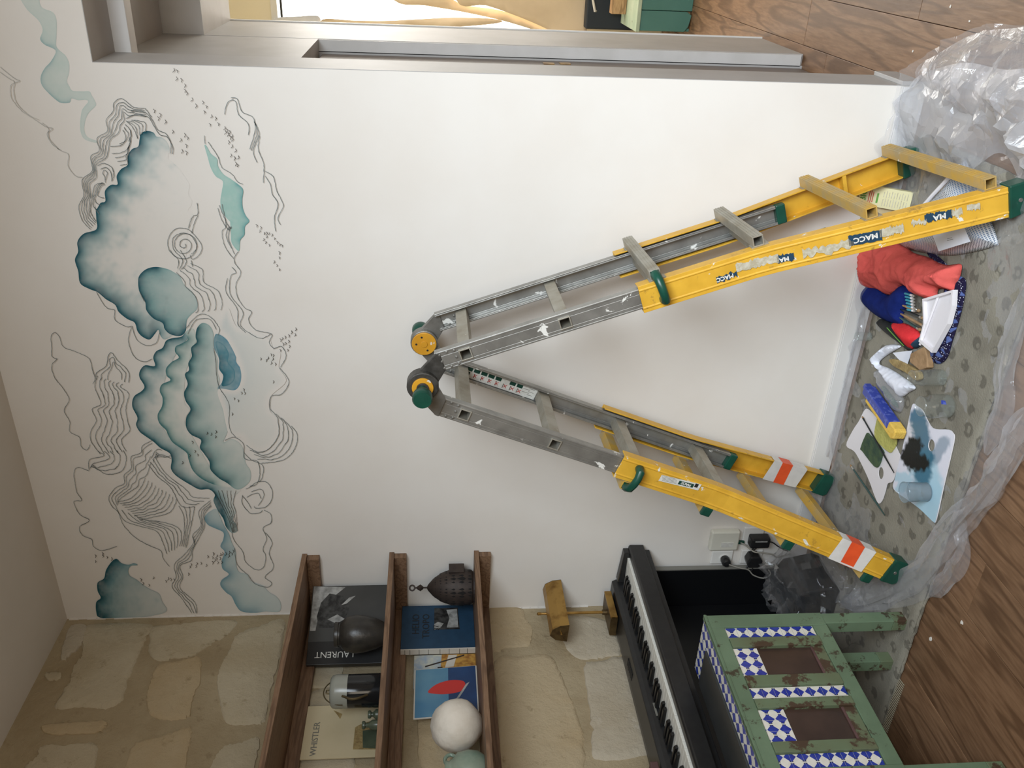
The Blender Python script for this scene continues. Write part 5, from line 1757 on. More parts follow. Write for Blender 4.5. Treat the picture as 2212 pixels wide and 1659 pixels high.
# ================================================================== rug
RZ = .008
rg = thing('woven_rug', 'worn grey patterned rug under the plastic sheet and cabinet', 'rug', (1.05, -.42, 0))
RX0, RX1, RY0, RY1 = .10, 2.0, -.775, -.06
b = MB()
nx, ny = 60, 24
for j in range(ny + 1):
    for i in range(nx + 1):
        x = RX0 + (RX1 - RX0) * i / nx
        y = RY0 + (RY1 - RY0) * j / ny
        if j == 0:
            y += .008 * nz(x * 9, 1)
        if i == 0 or i == nx:
            x += .006 * nz(y * 9, 4)
        b.v.append(Vector((x, y, RZ + .0012 * nz(x * 7, y * 7, 3))))
for j in range(ny):
    for i in range(nx):
        k = j * (nx + 1) + i
        b.f.append([k, k + 1, k + nx + 2, k + nx + 1])
        b.mi.append(0)
b.build('pile', 'rug', rg, smooth=60, solid=.006)
for yy, wd in ((-.715, .006), (-.665, .004), (-.655, .003), (-.25, .005)):
    q = MB()
    pts = []
    for i in range(61):
        x = RX0 + .01 + (RX1 - RX0 - .02) * i / 60
        pts.append((x, yy + .003 * nz(x * 12, yy * 10), RZ + .0022))
    n = len(pts)
    q.add([(x, y + wd / 2, z) for x, y, z in pts] + [(x, y - wd / 2, z) for x, y, z in pts], [(i, i + 1, n + i + 1, n + i) for i in range(n - 1)])
    q.build('border_stripe', 'rug_line', rg)
q = MB()
pts = [(RX0 + (RX1 - RX0) * i / 90, RY0 - .002 + .010 * nz(i * .31, 1) + .004 * nz(i * .9, 2), .007 + .002 * abs(nz(i * .4, 7))) for i in range(91)]
q.tube(pts, [.0045 + .0015 * nz(i * .6, 3) for i in range(91)], 7)
q.build('rolled_hem', 'rug', rg, smooth=True)
q = MB()
for k in range(26):
    x = RX0 + .05 + k * .009
    q.tube(bez([(x, RY0 - .004, .008), (x + .004 * nz(k, 2), RY0 - .02, .007), (x + .012 * nz(k, 5), RY0 - .035 - .012 * abs(nz(k, 8)), .005)], 3), .0022, 5)
o = q.build('fringe', 'fringe', rg)
o['kind'] = 'stuff'

# ================================================================== plastic sheet
def fold(x, y, z, lim=-.018):
    """what would run past the back wall climbs it instead"""
    if y > lim:
        return Vector((x, lim - .25 * min(.03, y - lim) - .004 * abs(nz(x * 20, y * 20)), z + (y - lim) * .53))
    return Vector((x, y, z))


def sheet(name, px, zpx, zfun, mat, step=.018, parent=None, wall=True):
    P = [fl(x, y, zpx) for x, y in spline(px, n=6, closed=True)]
    V, F = fill2d([(p.x, p.y) for p in P], step, .8)
    poly = [(p.x, p.y) for p in P]
    D = dist_poly(V, np.array(poly + poly[:1]))
    b = MB()
    vs = []
    for (x, y), d in zip(V, D):
        z = zfun(x, y, d)
        v = fold(x, y, z) if wall else Vector((x, y, z))
        vs.append(v)
    b.add(vs, F)
    return b, vs


OUT = [(2212, 55), (2330, 45), (2420, 300), (2420, 800), (2320, 930), (2212, 960), (2196, 1000), (2172, 1050), (2150, 1085), (2110, 1105), (2092, 1132), (2088, 1180), (2062, 1240), (2020, 1284), (1960, 1310), (1900, 1318), (1850, 1318), (1800, 1290), (1790, 1230), (1770, 1170), (1752, 1130), (1762, 1080), (1796, 1010), (1782, 965), (1806, 920), (1822, 850), (1836, 780), (1850, 700), (1852, 640), (1864, 580), (1892, 480), (1906, 380), (1916, 300), (1930, 250), (1938, 200), (1955, 148), (1985, 138), (2010, 118), (2050, 92), (2100, 66), (2160, 52)]
ps = thing('plastic_sheet', 'crumpled clear plastic dust sheet spread over the floor and rug', 'plastic sheet', (1.4, -.4, 0))


def zmain(x, y, d):
    e = math.exp(-(d / .055) ** 2)
    rgt = float(ss(1.72, 1.95, np.array(x)))
    lft = float(ss(.78, .62, np.array(x)))
    amp = .005 + .026 * e + .055 * rgt * (1 - .5 * e) + .018 * lft
    r = max(0, ridged2(x * 5 + 3, y * 6.5, .7)) ** 2.2
    r2 = max(0, ridged2(x * 13 + y * 6, y * 9, 4.1)) ** 2
    z = .0105 + amp * (r * .8 + r2 * .25) + .004 * e
    if .80 < x < 1.72 and d > .07:
        z = min(z, .0158)
    return z


b, vs = sheet('main_sheet', OUT, .02, zmain, 'film')
b.build('main_sheet', 'film', ps, smooth=9, recalc=False)
# long folds along the sheet's free edge
def roll(pxs, r0, z0, name, mat, n=10, seed=0):
    P = [fl(x, y, z0) for x, y in spline(pxs, n=10)]
    b = MB()
    m = len(P)
    k = n
    for i, p in enumerate(P):
        t = (P[min(i + 1, m - 1)] - P[max(i - 1, 0)]).normalized()
        sd = Vector((-t.y, t.x, 0))
        for j in range(k):
            an = math.pi * (j / (k - 1))
            r = r0 * (.7 + .55 * nz(i * .11, j * .6, seed) + .35 * max(0, ridged2(i * .12, j * .9, seed + 3)) ** 2)
            taper = min(1, i / 6 + .2, (m - 1 - i) / 6 + .2)
            v = p + sd * (math.cos(an) * r * 1.7 * taper) + Vector((0, 0, math.sin(an) * r * 1.0 * taper))
            v.z = max(v.z, .0095)
            b.v.append(fold(v.x, v.y, v.z))
    for i in range(m - 1):
        for j in range(k - 1):
            b.f.append([i * k + j, i * k + j + 1, (i + 1) * k + j + 1, (i + 1) * k + j])
            b.mi.append(0)
    return b.build(name, mat, ps, smooth=12, recalc=False)


roll([(2230, 880), (2190, 980), (2130, 1070), (2060, 1150), (1990, 1240), (1900, 1290), (1820, 1300)], .030, .012, 'edge_fold', 'film_thin', 14, 1)
roll([(2290, 560), (2215, 660), (2180, 780), (2170, 880), (2130, 980)], .022, .012, 'edge_fold', 'film_thin', 12, 2)
roll([(1800, 985), (1815, 900), (1838, 800), (1858, 720), (1866, 650)], .016, .012, 'wall_fold', 'film_thin', 12, 3)
roll([(2080, 1130), (2082, 1190), (2050, 1250), (2010, 1285)], .018, .012, 'edge_fold', 'film_thin', 12, 4)
# heaped extra folds at the doorway end
HEAP = [(1928, 300), (1940, 215), (1965, 165), (2010, 150), (2080, 135), (2160, 150), (2260, 160), (2400, 300), (2330, 520), (2240, 560), (2190, 380), (2150, 330), (2080, 370), (2010, 345), (1960, 330)]


def zheap(x, y, d):
    e = 1 - math.exp(-(d / .07) ** 2)
    r = max(0, ridged2(x * 3.6 + 9, y * 4.4 + 2, 2.2))
    r2 = max(0, ridged2(x * 9 + y * 5, y * 7 - x * 3, 8.1))
    return .02 + e * (.025 + .085 * r ** 2.2 + .022 * r2 ** 2)


b, vs = sheet('heaped_fold', HEAP, .03, zheap, 'film_thick', .020)
b.build('heaped_fold', 'film_thick', ps, smooth=9, recalc=False)
HEAP2 = [(1975, 150), (2020, 120), (2100, 75), (2180, 62), (2300, 70), (2420, 260), (2300, 420), (2180, 300), (2080, 260), (2010, 230)]
b, vs = sheet('heaped_fold', HEAP2, .03, lambda x, y, d: .03 + (1 - math.exp(-(d / .06) ** 2)) * (.03 + .10 * max(0, ridged2(x * 4.5 + 1, y * 5.5 + 7, 5.)) ** 2.2), 'film_thin', .022)
b.build('heaped_fold', 'film_thin', ps, smooth=9, recalc=False)

# black bag by the piano and the film bunched over it
bg = thing('black_case', 'black case under bunched plastic beside the piano', 'case', (.28, -.23, 0))
MB().prism([(.205, .0145), (.355, .0145), (.372, .05), (.345, .165), (.30, .185), (.225, .175), (.200, .06)], -.335, -.125, Mx((0, 0, 0), (1, 0, 0), (0, 0, 1), (0, 1, 0))).build('body', 'blacksatin', bg, bevel=.008)
MB().tube(bez([(.25, -.23, .178), (.255, -.20, .195), (.285, -.20, .195), (.29, -.23, .178)]), .005, 6).build('handle', 'blacksatin', bg, smooth=True)
bp = MB()
cx_, cy_, rx_, ry_, rz_ = .315, -.255, .165, .225, .245
ni, nj = 34, 22
for j in range(nj + 1):
    ph = (j / nj) * math.pi * .5
    for i in range(ni):
        th = 2 * math.pi * i / ni
        dx, dy, dz = math.cos(th) * math.cos(ph) ** .7, math.sin(th) * math.cos(ph) ** .7, math.sin(ph)
        r = .88 + .24 * max(0, ridged2(dx * 2.1 + 5, dy * 2.1, dz * 2.3)) ** 1.8 + .03 * nz(dx * 5, dy * 5, dz * 5)
        sp_ = 1 + .30 * (1 - j / nj) ** 3
        v = Vector((cx_ + dx * rx_ * r * sp_, cy_ + dy * ry_ * r * sp_, .014 + dz * rz_ * r))
        v.x = max(v.x, .07)
        v.y = min(v.y, -.062 - .03 * abs(nz(v.x * 9, v.z * 9, 3)))
        bp.v.append(v)
for j in range(nj):
    for i in range(ni):
        bp.f.append([j * ni + i, j * ni + (i + 1) % ni, (j + 1) * ni + (i + 1) % ni, (j + 1) * ni + i])
        bp.mi.append(0)
o = bp.build('bunched_film', 'film_clear', ps, smooth=9, recalc=False)

# ================================================================== the painter's things on the sheet
TZ = .0165


def flat(name, label, cat, px, z, th, mat, n=4, bevel=.0, smoothpts=True, parent=None, group=None):
    P = spline(px, n=n, closed=True) if smoothpts else px
    poly = [(p.x, p.y) for p in (fl(x, y, z + th) for x, y in P)]
    c = (sum(p[0] for p in poly) / len(poly), sum(p[1] for p in poly) / len(poly), z)
    o = MB().prism(poly, z, z + th).build(name, mat, parent, loc=None if parent else c, bevel=bevel)
    if parent is None and label:
        tag(o, label, cat, group)
    return o


def cloth(name, label, cat, px, zpx, hgt, mat, amp=.012, sc=14, step=.008, r=.03, seed=0, parent=None, thick=.002, stretch=(1, 1)):
    P = [fl(x, y, zpx) for x, y in spline(px, n=5, closed=True)]
    poly = [(p.x, p.y) for p in P]
    V, F = fill2d(poly, step, .3)
    D = dist_poly(V, np.array(poly + poly[:1]))
    vs = []
    for (x, y), d in zip(V, D):
        k = 1 - math.exp(-(d / r) ** 1.3)
        z = TZ + thick + hgt * k + amp * min(1, d / .02 + .15) * max(0, ridged(x * sc * stretch[0], y * sc * stretch[1], seed))
        vs.append(Vector((x, y, z)))
    m = len(vs)
    c = (sum(p[0] for p in poly) / len(poly), sum(p[1] for p in poly) / len(poly), TZ)
    o = MB().add(vs, F).build(name, mat, parent, loc=None if parent else c, smooth=50, recalc=False, solid=thick)
    if parent is None and label:
        tag(o, label, cat)
    return o


# palettes
pal = [(1970, 876), (1980, 877), (1992, 886), (2000, 902), (2010, 920), (2022, 927), (2048, 928), (2057, 934), (2061, 947), (2052, 990), (2038, 1050), (2022, 1122), (2016, 1127), (2006, 1118), (1985, 1098), (1958, 1078), (1930, 1056), (1934, 1030), (1945, 985), (1957, 935)]
pt = thing('paint_palette', 'white palette smeared with teal and black paint', 'palette', tuple(fl(1995, 1000, TZ)))
hole = [(2012 + 7 * math.cos(a), 962 + 13 * math.sin(a)) for a in np.linspace(0, 2 * math.pi, 19)[:-1]]
P = [fl(x, y, TZ + .003) for x, y in spline(pal, n=4, closed=True)]
Hh = [fl(x, y, TZ + .003) for x, y in hole]
poly = [(p.x, p.y) for p in P]
hp = [(p.x, p.y) for p in Hh]


def fill_hole(poly, hp, step):
    V, F = fill2d(poly, step, .5)
    A = np.array(poly)
    inner = V[len(A):]
    inner = inner[~inside_mask(inner, np.array(hp))]
    inner = inner[dist_poly(inner, np.array(hp + hp[:1])) > step * .4]
    pts = [Vector(p) for p in A] + [Vector(p) for p in hp] + [Vector(p) for p in inner]
    n, m = len(A), len(hp)
    vs, es, fs, *_ = delaunay_2d_cdt(pts, [(n + i, n + (i + 1) % m) for i in range(m)], [list(range(n))], 1, 1e-6)
    vs = np.array([(v[0], v[1]) for v in vs])
    cc = np.array([vs[list(f)].mean(0) for f in fs])
    keep = ~inside_mask(cc, np.array(hp))
    return vs, [list(f) for f, k in zip(fs, keep) if k]


V, F = fill_hole(poly, hp, .0045)


def project(v):
    d = np.array(v) - CAM
    zc_ = d @ _f
    return 1106 - FPX * (d @ _u) / zc_, 1659 - (829.5 + FPX * (d @ _r) / zc_)


cols = []
W0, TL, DK, LB = np.array(srgb(226, 226, 236)[:3]), np.array(srgb(30, 100, 126)[:3]), np.array(srgb(3, 18, 20)[:3]), np.array(srgb(164, 206, 222)[:3])
def seg(px_, py_, L):
    return float(dist_poly(np.array([[px_, py_]]), np.array(L))[0])


for x, y in V:
    a_, b_ = project((x, y, TZ + .003))
    n1, n2 = nz(x, y, 1, 60), nz(x, y, 4, 140)
    st = nz(x * 150 + y * 60, y * 18, 6)
    c = W0.copy()
    k = float(ss(40, 20, np.array(seg(a_, b_, [(1990, 1000), (2010, 1060), (2000, 1110)]) + 6 * n1)))
    c = c * (1 - .85 * k) + LB * .85 * k
    k = float(ss(24, 12, np.array(seg(a_, b_, [(1982, 900), (1990, 940), (2000, 985), (1992, 1030)]) + 5 * n1 + 3 * st)))
    c = c * (1 - .9 * k) + TL * .9 * k
    k = float(ss(16, 8, np.array(seg(a_, b_, [(2030, 965), (2040, 955), (2020, 990)]) + 5 * n1)))
    c = c * (1 - .55 * k) + TL * .55 * k
    k = float(ss(22, 14, np.array(seg(a_, b_, [(1975, 962), (1962, 985), (1975, 1000), (1990, 1000)]) + 6 * n1 + 3 * n2)))
    c = c * (1 - k) + DK * k
    k = float(ss(13, 8, np.array(seg(a_, b_, [(1940, 1030), (1960, 1035), (1945, 1055)]) + 4 * n1)))
    c = c * (1 - .7 * k) + LB * .7 * k
    cols.append((*c, 1.0))
m = len(V)
b = MB()
b.add([(x, y, TZ + .003) for x, y in V] , F)
b.build('painted_face', paintmat('palette_paint', .4, .3), pt, cols=cols, recalc=False)
b = MB()
for ring in (poly, hp):
    n = len(ring)
    b.add([(x, y, TZ) for x, y in ring] + [(x, y, TZ + .003) for x, y in ring], [(i, (i + 1) % n, n + (i + 1) % n, n + i) for i in range(n)])
b.build('rim', 'pinewhite', pt)

sp_ = [(1869, 884), (1880, 888), (1896, 905), (1920, 935), (1940, 975), (1945, 990), (1936, 1018), (1928, 1040), (1917, 1045), (1912, 1062), (1905, 1082), (1897, 1087), (1888, 1068), (1878, 1040), (1862, 1005), (1846, 976), (1828, 962), (1842, 930), (1855, 910)]
pt2 = thing('small_palette', 'small clean white palette under the kitchen scourers', 'palette', tuple(fl(1890, 990, TZ)))
P = [fl(x, y, TZ + .002) for x, y in spline(sp_, n=4, closed=True)]
poly = [(p.x, p.y) for p in P]
hp = [(p.x, p.y) for p in (fl(1903 + 5.5 * math.cos(a), 1022 + 13 * math.sin(a), TZ + .002) for a in np.linspace(0, 2 * math.pi, 17)[:-1])]
V, F = fill_hole(poly, hp, .012)
MB().add([(x, y, TZ + .002) for x, y in V], F).build('plate', 'pinewhite', pt2, recalc=False)
b = MB()
for ring in (poly, hp):
    n = len(ring)
    b.add([(x, y, TZ) for x, y in ring] + [(x, y, TZ + .002) for x, y in ring], [(i, (i + 1) % n, n + (i + 1) % n, n + i) for i in range(n)])
b.build('rim', 'pinewhite', pt2)
flat('scouring_pad', 'dark green scouring pad on the small palette', 'scourer', [(1870, 938), (1876, 939), (1905, 973), (1903, 985), (1897, 1004), (1888, 1008), (1862, 975), (1858, 968)], TZ + .0025, .008, 'pad_green', 3, .0015)
flat('scouring_pad', 'yellow green scouring pad beside the dark green one', 'scourer', [(1893, 908), (1897, 900), (1912, 915), (1934, 950), (1925, 974), (1916, 975), (1889, 945)], TZ + .0025, .008, 'pad_yellow', 3, .0015)
# sponge in a printed wrapper, standing on its long edge against the pads
s0, s1 = fl(1872, 858, TZ), fl(1942, 950, TZ)
def brick(name, label, cat, a, c, wd, z0, h, mat):
    t = (c - a)
    t.z = 0
    L = t.length
    t.normalize()
    n_ = Vector((-t.y, t.x, 0))
    M = Mx(Vector((a.x, a.y, z0)), t, n_, (0, 0, 1))
    return L, M


sg_ = thing('kitchen_sponge', 'yellow sponge half inside a blue printed wrapper', 'sponge', tuple(fl(1905, 905, TZ)))
L, M = brick('', '', '', fl(1886, 862, .04), fl(1946, 948, .04), .05, TZ + .011, .035, '')
MB().prism([(0, -.010), (L - .012, -.010), (L, .0), (L, .026), (L - .012, .032), (0, .032)], 0, .040, M).build('foam', 'sponge_y', sg_, bevel=.004)
MB().box((-.030, .004, .002), (L * .78, .0335, .0415), M).build('wrapper', 'wrap_blue', sg_, bevel=.003)
MB().prism([(-.055, .012), (-.030, .008), (-.030, .032), (-.050, .030)], .010, .030, M).build('wrapper_tail', 'wrap_blue', sg_)
# brushes
def brush(label, p0, p1, z0, z1, hm, r=.0032, tip=.03, group='loose paintbrushes', fm='ferrule'):
    a, c = fl(*p0, z0), fl(*p1, z1)
    d = (c - a).normalized()
    t = thing('paintbrush', label, 'brush', tuple(a), group)
    L = (c - a).length
    MB().tube([a, a + d * L * .3, c - d * tip * 2], [r * .5, r, r * .85], 8).build('handle', hm, t, smooth=True)
    MB().tube([c - d * tip * 2, c - d * tip], [r * .95, r * 1.05], 8).build('ferrule', fm, t, smooth=True)
    MB().tube([c - d * tip, c - d * tip * .5, c], [r * 1.05, r * 1.15, r * .2], 8).build('bristles', 'bristle', t, smooth=True)
    return t


brush('slim black brush lying across the small palette', (1931, 1021), (1862, 899), TZ + .015, TZ + .015, 'brush_black', .0032, .012, fm='brush_black')
brush('green handled brush on the sheet beside the small palette', (1911, 1113), (1836, 1003), TZ + .0035, TZ + .0045, 'brush_green', .0034, .016)


# glass jars and the cup
def jar(label, c, r, h, name='glass_jar', neck=.8, mat='glass', water=None, group='clear jars on the sheet', z=TZ):
    t = thing(name, label, 'jar' if 'jar' in name else 'cup', (c[0], c[1], z), group)
    if neck:
        pr = [(0, .003), (r * .92, .003), (r, .010), (r, h * .62), (r * .96, h * .72), (r * neck, h * .80), (r * neck, h)]
    else:
        pr = [(0, .003), (r * .9, .003), (r, h)]
    MB().lathe(pr, (c[0], c[1], z), 28).build('wall', mat, t, smooth=50, recalc=True)
    k = r * (neck or 1)
    MB().tube([(c[0] + k * math.cos(a), c[1] + k * math.sin(a), z + h) for a in np.linspace(0, 2 * math.pi, 29)[:-1]], .0016, 6, closed=True).build('rim', mat, t, smooth=True)
    MB().lathe([(0, 0), (r * .9, 0), (r * .93, .003), (0, .003)], (c[0], c[1], z), 28).build('bottom', mat, t)
    return t


t = jar('slim empty glass jar beside the cork blocks', (1.378, -.540), .0255, .098, neck=.86)
t = jar('wide glass jar with a blue paint smear beside the smeared palette', (1.318, -.608), .036, .088, neck=.82)
MB().prism([(-.006, 0), (.006, .002), (.008, .014), (-.004, .016)], 0, .0006, Mx((1.318 + .026, -.608 - .0255, TZ + .03), (.70, .71, 0), (0, 0, 1), (.71, -.70, 0))).build('paint_smear', 'wrap_blue', t)
t = jar('cloudy plastic cup standing on the smeared palette', (1.030, -.640), .032, .074, 'water_cup', 0, 'cupwater', z=TZ + .0045)
MB().lathe([(0, 0), (.029, 0), (.031, .045), (0, .045)], (1.030, -.640, TZ + .0085), 28).build('rinse_water', 'cupwater', t, smooth=50)
t = jar('small clear glass standing near the wall behind the pencil case', (1.30, -.085), .016, .05, 'small_glass_jar', .9)

# cloths, pouches and bags
cloth('coral_shirt', 'crumpled coral cotton shirt heaped at the ladder foot', 'shirt', [(1838, 552), (1850, 538), (1880, 528), (1930, 524), (1968, 546), (2000, 556), (2036, 572), (2068, 570), (2069, 590), (2062, 612), (2056, 630), (2022, 624), (2016, 646), (1994, 646), (1962, 625), (1945, 617), (1917, 638), (1892, 628), (1868, 622), (1862, 592), (1848, 572)], .032, .045, 'coral', .034, 9, .006, .022, 3)
bl = thing('brush_roll', 'royal blue felt brush roll spilling brushes and pens', 'brush roll', tuple(fl(1905, 650, TZ)))
cloth('felt', None, None, [(1849, 616), (1856, 604), (1866, 600), (1890, 618), (1917, 636), (1944, 614), (1966, 630), (1958, 655), (1948, 676), (1944, 700), (1922, 698), (1894, 685), (1868, 664), (1856, 640)], .026, .030, 'navycloth', .008, 7, .007, .022, 8, parent=bl)
for k, (p0, p1, hm, lb_) in enumerate((((1945, 668), (1996, 688), 'brush_black', 'dark brush tipped brown poking out of the brush roll'), ((1946, 678), (2002, 708), 'cork', 'broad tan brush lowest among those in the brush roll'), ((1944, 686), (1990, 714), 'brush_green', 'short green brush next to the pencil case'), ((1950, 660), (1988, 672), 'rawwood', 'pale wooden brush highest of those in the brush roll'))):
    brush(lb_, p0, p1, TZ + .012 + .003 * k, TZ + .014, hm, .005, .012, 'brushes in the blue brush roll')
for k in range(6):
    a, c = fl(1968 + k * 1.2, 634 + k * 7, TZ), fl(1990 + k * .3, 640 + k * 6.5, TZ)
    t = thing('felt_pen', ['teal felt pen nearest the coral shirt', 'second teal felt pen from the coral shirt', 'third teal felt pen from the coral shirt', 'fourth teal felt pen from the coral shirt', 'fifth teal felt pen from the coral shirt', 'teal felt pen nearest the spread brushes'][k], 'pen', tuple(a), 'felt pens by the brush roll')
    z = .020
    a.z = c.z = TZ + z
    d = c - a
    MB().tube([a, a + d * .55], .0038, 8).build('barrel', 'markerteal', t, smooth=True)
    MB().tube([a + d * .56, a + d * .80], .0041, 8).build('cap', 'pinewhite', t, smooth=True)
    MB().tube([a + d * .81, c], [.0041, .003], 8).build('cap_end', 'ferrule', t, smooth=True)
# white tray
tr = thing('white_tray', 'white plastic tray resting on the blue batik bag', 'tray', tuple(fl(2020, 690, TZ)))
trp = [(1992, 646), (2058, 626), (2056, 660), (2046, 700), (2012, 762), (1984, 738), (1994, 700)]
P = [fl(x, y, TZ + .030) for x, y in trp]
poly = [(p.x, p.y) for p in P]
MB().prism(poly, TZ + .014, TZ + .018).build('floor_plate', 'pinewhite', tr)
cxy = np.array(poly).mean(0)
b = MB()
inn = [tuple(cxy + (np.array(p) - cxy) * .90) for p in poly]
n = len(poly)
b.add([(x, y, TZ + .0182) for x, y in poly] + [(x, y, TZ + .030) for x, y in poly] + [(x, y, TZ + .030) for x, y in inn] + [(x, y, TZ + .0182) for x, y in inn],
      [(i, (i + 1) % n, n + (i + 1) % n, n + i) for i in range(n)] + [(n + i, n + (i + 1) % n, 2 * n + (i + 1) % n, 2 * n + i) for i in range(n)] + [(2 * n + i, 2 * n + (i + 1) % n, 3 * n + (i + 1) % n, 3 * n + i) for i in range(n)])
b.build('raised_edge', 'pinewhite', tr)
a, c = fl(2042, 640, TZ), fl(2002, 745, TZ)
a.z = c.z = TZ + .022
MB().tube([a, c], .004, 8).build('divider', 'pinewhite', tr, smooth=True)
cloth('batik_bag', 'blue batik cotton bag with white dots under the tray', 'bag', [(2004, 538), (2022, 545), (2046, 566), (2072, 592), (2092, 606), (2088, 650), (2078, 690), (2064, 735), (2052, 772), (2036, 786), (2018, 780), (2008, 764), (2020, 740), (2034, 700), (2042, 650), (2044, 610), (2026, 575)], .01, .006, 'batik', .006, 18, .008, .02, 5)
pc = thing('pencil_case', 'red felt pencil case with a black zip side', 'pencil case', tuple(fl(1940, 725, TZ)))
cloth('red_body', None, None, [(1924, 699), (1940, 697), (1962, 702), (1980, 714), (1985, 730), (1978, 748), (1962, 754), (1950, 742), (1934, 722)], .024, .032, 'redcloth', .003, 8, .006, .02, 6, parent=pc)
cloth('black_side', None, None, [(1895, 691), (1906, 690), (1926, 702), (1946, 728), (1966, 752), (1958, 757), (1934, 738), (1906, 716), (1896, 704)], .024, .026, 'blackcloth', .002, 8, .006, .014, 6, parent=pc)
zp = [fl(x, y, TZ + .040) for x, y in ((1916, 708), (1934, 728), (1952, 747))]
MB().tube(zp, .0016, 6).build('zip', 'bio_green', pc)
cloth('teal_patch', None, None, [(1958, 742), (1966, 732), (1982, 724), (1980, 742), (1970, 752), (1962, 752)], .036, .034, 'ink_navy', .001, 8, .006, .02, 6, parent=pc)
# paper, rag, cork
cloth('white_rag', 'folded white paper rag stained blue at one end', 'rag', [(1884, 774), (1896, 758), (1912, 746), (1930, 744), (1944, 748), (1930, 758), (1908, 772), (1898, 786), (1920, 796), (1946, 812), (1976, 836), (1962, 848), (1944, 858), (1928, 842), (1906, 812), (1888, 790)], .022, .022, 'paper', .010, 16, .006, .014, 9, stretch=(1, 1.6))
flat('paper_card', 'small white card leaning by the cork block', 'card', [(1928, 762), (1970, 757), (1960, 786), (1951, 787)], TZ + .008, .0012, 'paper', smoothpts=False)
flat('cork_block', 'square brown cork block beside the slim jar', 'block', [(1966, 764), (1996, 748), (2002, 770), (2003, 794), (1986, 800), (1964, 782)], TZ, .022, 'cork', smoothpts=False, bevel=.003)
flat('pumice_stone', 'ochre pumice stone next to the cork block', 'stone', [(1918, 778), (1932, 776), (1956, 786), (1980, 800), (1986, 816), (1976, 822), (1956, 806), (1930, 792)], TZ, .016, 'pumice', 4, .005)
# plastic bag with a paint tube
bgp = thing('plastic_bag', 'small clear plastic bag holding a green paint tube', 'bag', tuple(fl(1915, 840, TZ)))
a, c = fl(1908, 838, TZ + .01), fl(1940, 880, TZ + .01)
MB().tube([a, a + (c - a) * .8, c], [.009, .009, .002], 10).build('paint_tube', 'lgreen', bgp, smooth=True)
cloth('film', None, None, [(1888, 802), (1898, 798), (1916, 812), (1930, 836), (1946, 862), (1944, 884), (1934, 892), (1918, 870), (1896, 832)], .028, .024, 'film', .012, 22, .006, .014, 12, parent=bgp, thick=.0006)
# mesh zip pouch
mp_ = thing('mesh_pouch', 'grey mesh zip pouch with a white label behind the ladder foot', 'pouch', tuple(fl(2060, 480, TZ)))
cloth('mesh', None, None, [(2070, 348), (2082, 356), (2100, 400), (2125, 460), (2146, 522), (2138, 532), (2090, 545), (2040, 552), (1990, 546), (1940, 532), (1950, 505), (1985, 450), (2030, 398)], .032, .045, 'meshpouch', .008, 8, .010, .035, 14, parent=mp_)
zp = [fl(x, y, TZ + .052) for x, y in ((1988, 452), (2016, 420), (2046, 388), (2072, 358))]
MB().tube(zp, .006, 8).build('zip_strip', 'pinewhite', mp_, smooth=True)
lp = [(2014, 506), (2082, 488), (2096, 522), (2028, 543)]
P = [fl(x, y, TZ + .066) for x, y in lp]
Mlab = Mx((0, 0, 0), (1, 0, 0), (0, 1, 0), (0, 0, 1))
lab = MB().prism([(p.x, p.y) for p in P], TZ + .0655, TZ + .0665).build('label_card', 'paper', mp_)
ca = (P[0] + P[1] + P[2] + P[3]) / 4
dx_ = (P[1] - P[0]).normalized()
for k in range(2):
    o_ = Vector((-dx_.y, dx_.x, 0)) * (-.004 + .005 * k)
    a = ca + o_ - dx_ * .016
    c = ca + o_ + dx_ * (.012 - .006 * k)
    a.z = c.z = TZ + .0668
    MB().tube([a, c], .0007, 5).build('scribble', 'ink_grey', lab)
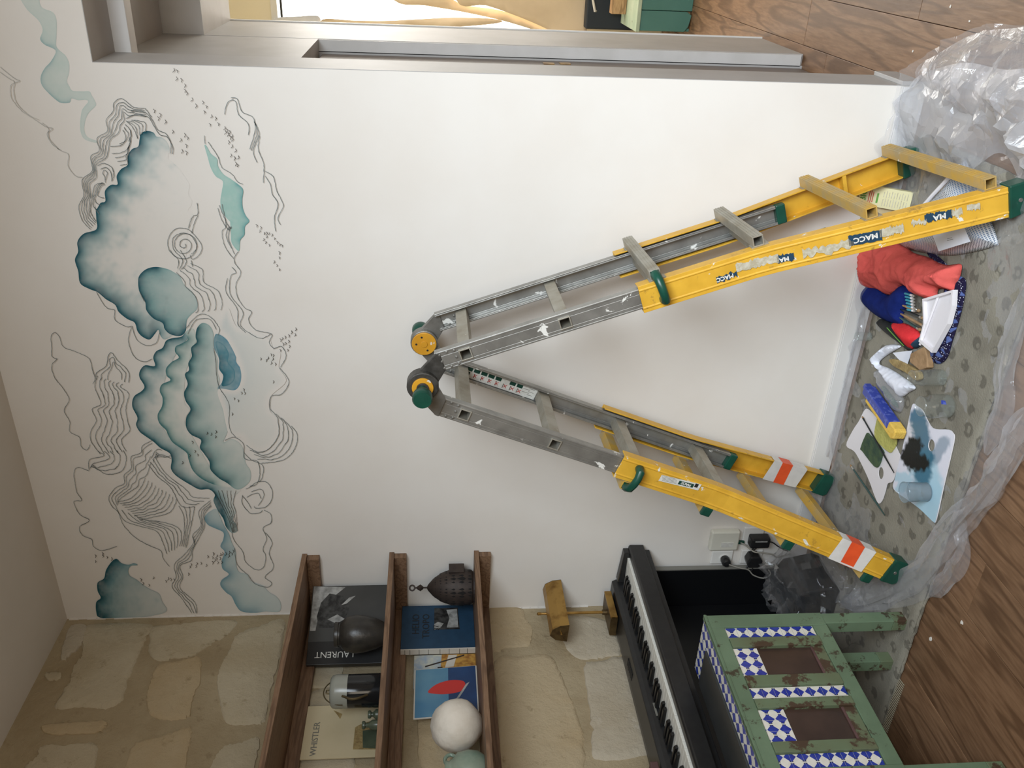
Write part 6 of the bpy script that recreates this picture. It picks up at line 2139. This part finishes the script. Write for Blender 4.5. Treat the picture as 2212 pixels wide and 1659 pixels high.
# carton leaning on the wall
bc = thing('paper_carton', 'pale yellow BIO carton leaning on the wall behind the ladder', 'carton', (1.78, -.06, TZ))
q0 = Vector((1.757, -.120, TZ))
up = (Vector((0, -.034, .140)) - Vector((0, -.120, TZ))).normalized()
tx = Vector((1, .0, 0))
M = Mx(q0, tx, up, tx.cross(up))
MB().box((0, 0, -.018), (.066, .160, 0), M).build('box', 'boxyel', bc, bevel=.001)
text('print', 'BIO', .026, M @ Matrix.Translation((.034, .146, .0006)), 'bio_green', bc, .0002, .0006)
b = MB()
for k in range(3):
    b.box((.008 + .003 * k, .128 - k * .006, .0002), (.056 - .004 * k, .1305 - k * .006, .0006), M)
b.build('red_print_lines', 'ink_red', bc)['kind'] = 'stuff'
MB().box((.014, .100, .0002), (.046, .106, .0007), M).build('green_print_line', 'bio_green', bc)
b = MB()
for k in range(10):
    b.box((.008, .012 + k * .008, .0002), (.030 + (k % 3) * .002, .0140 + k * .008, .0006), M)
    b.box((.036, .012 + k * .008, .0002), (.058 - (k % 2) * .004, .0140 + k * .008, .0006), M)
b.build('small_print_lines', 'sticker_grey', bc)['kind'] = 'stuff'
b = MB().box((-.085, 0.0, -.0215), (-.004, .125, -.0185), M)
tag(b.build('kraft_sheet', 'tan', loc=tuple(q0)), 'brown kraft paper sheet leaning left of the carton', 'paper')

# paint flakes on the floor boards
for k, (x, y, lb_) in enumerate(((2011, 1380, 'white paint flake on the floor near the rug edge'), (2079, 1345, 'white paint flake on the floor below the plastic sheet'), (2054, 14, 'white paint flake on the floor inside the doorway'), (2095, 46, 'white paint flake on the floor beside the plastic heap'), (1973, 110, 'white paint flake by the doorway reveal'))):
    p = fl(x, y)
    rr = random.Random(k)
    s_ = .009 if k < 2 else .005
    poly = [(p.x + s_ * math.cos(a) * rr.uniform(.4, 1.1), p.y + s_ * math.sin(a) * rr.uniform(.4, 1.1)) for a in np.linspace(0, 2 * math.pi, 8)[:-1]]
    tag(MB().prism(poly, .0008, .0024).build('paint_flake', 'chip', loc=(p.x, p.y, .0008)), lb_, 'paint flake', 'paint flakes on the floorboards')
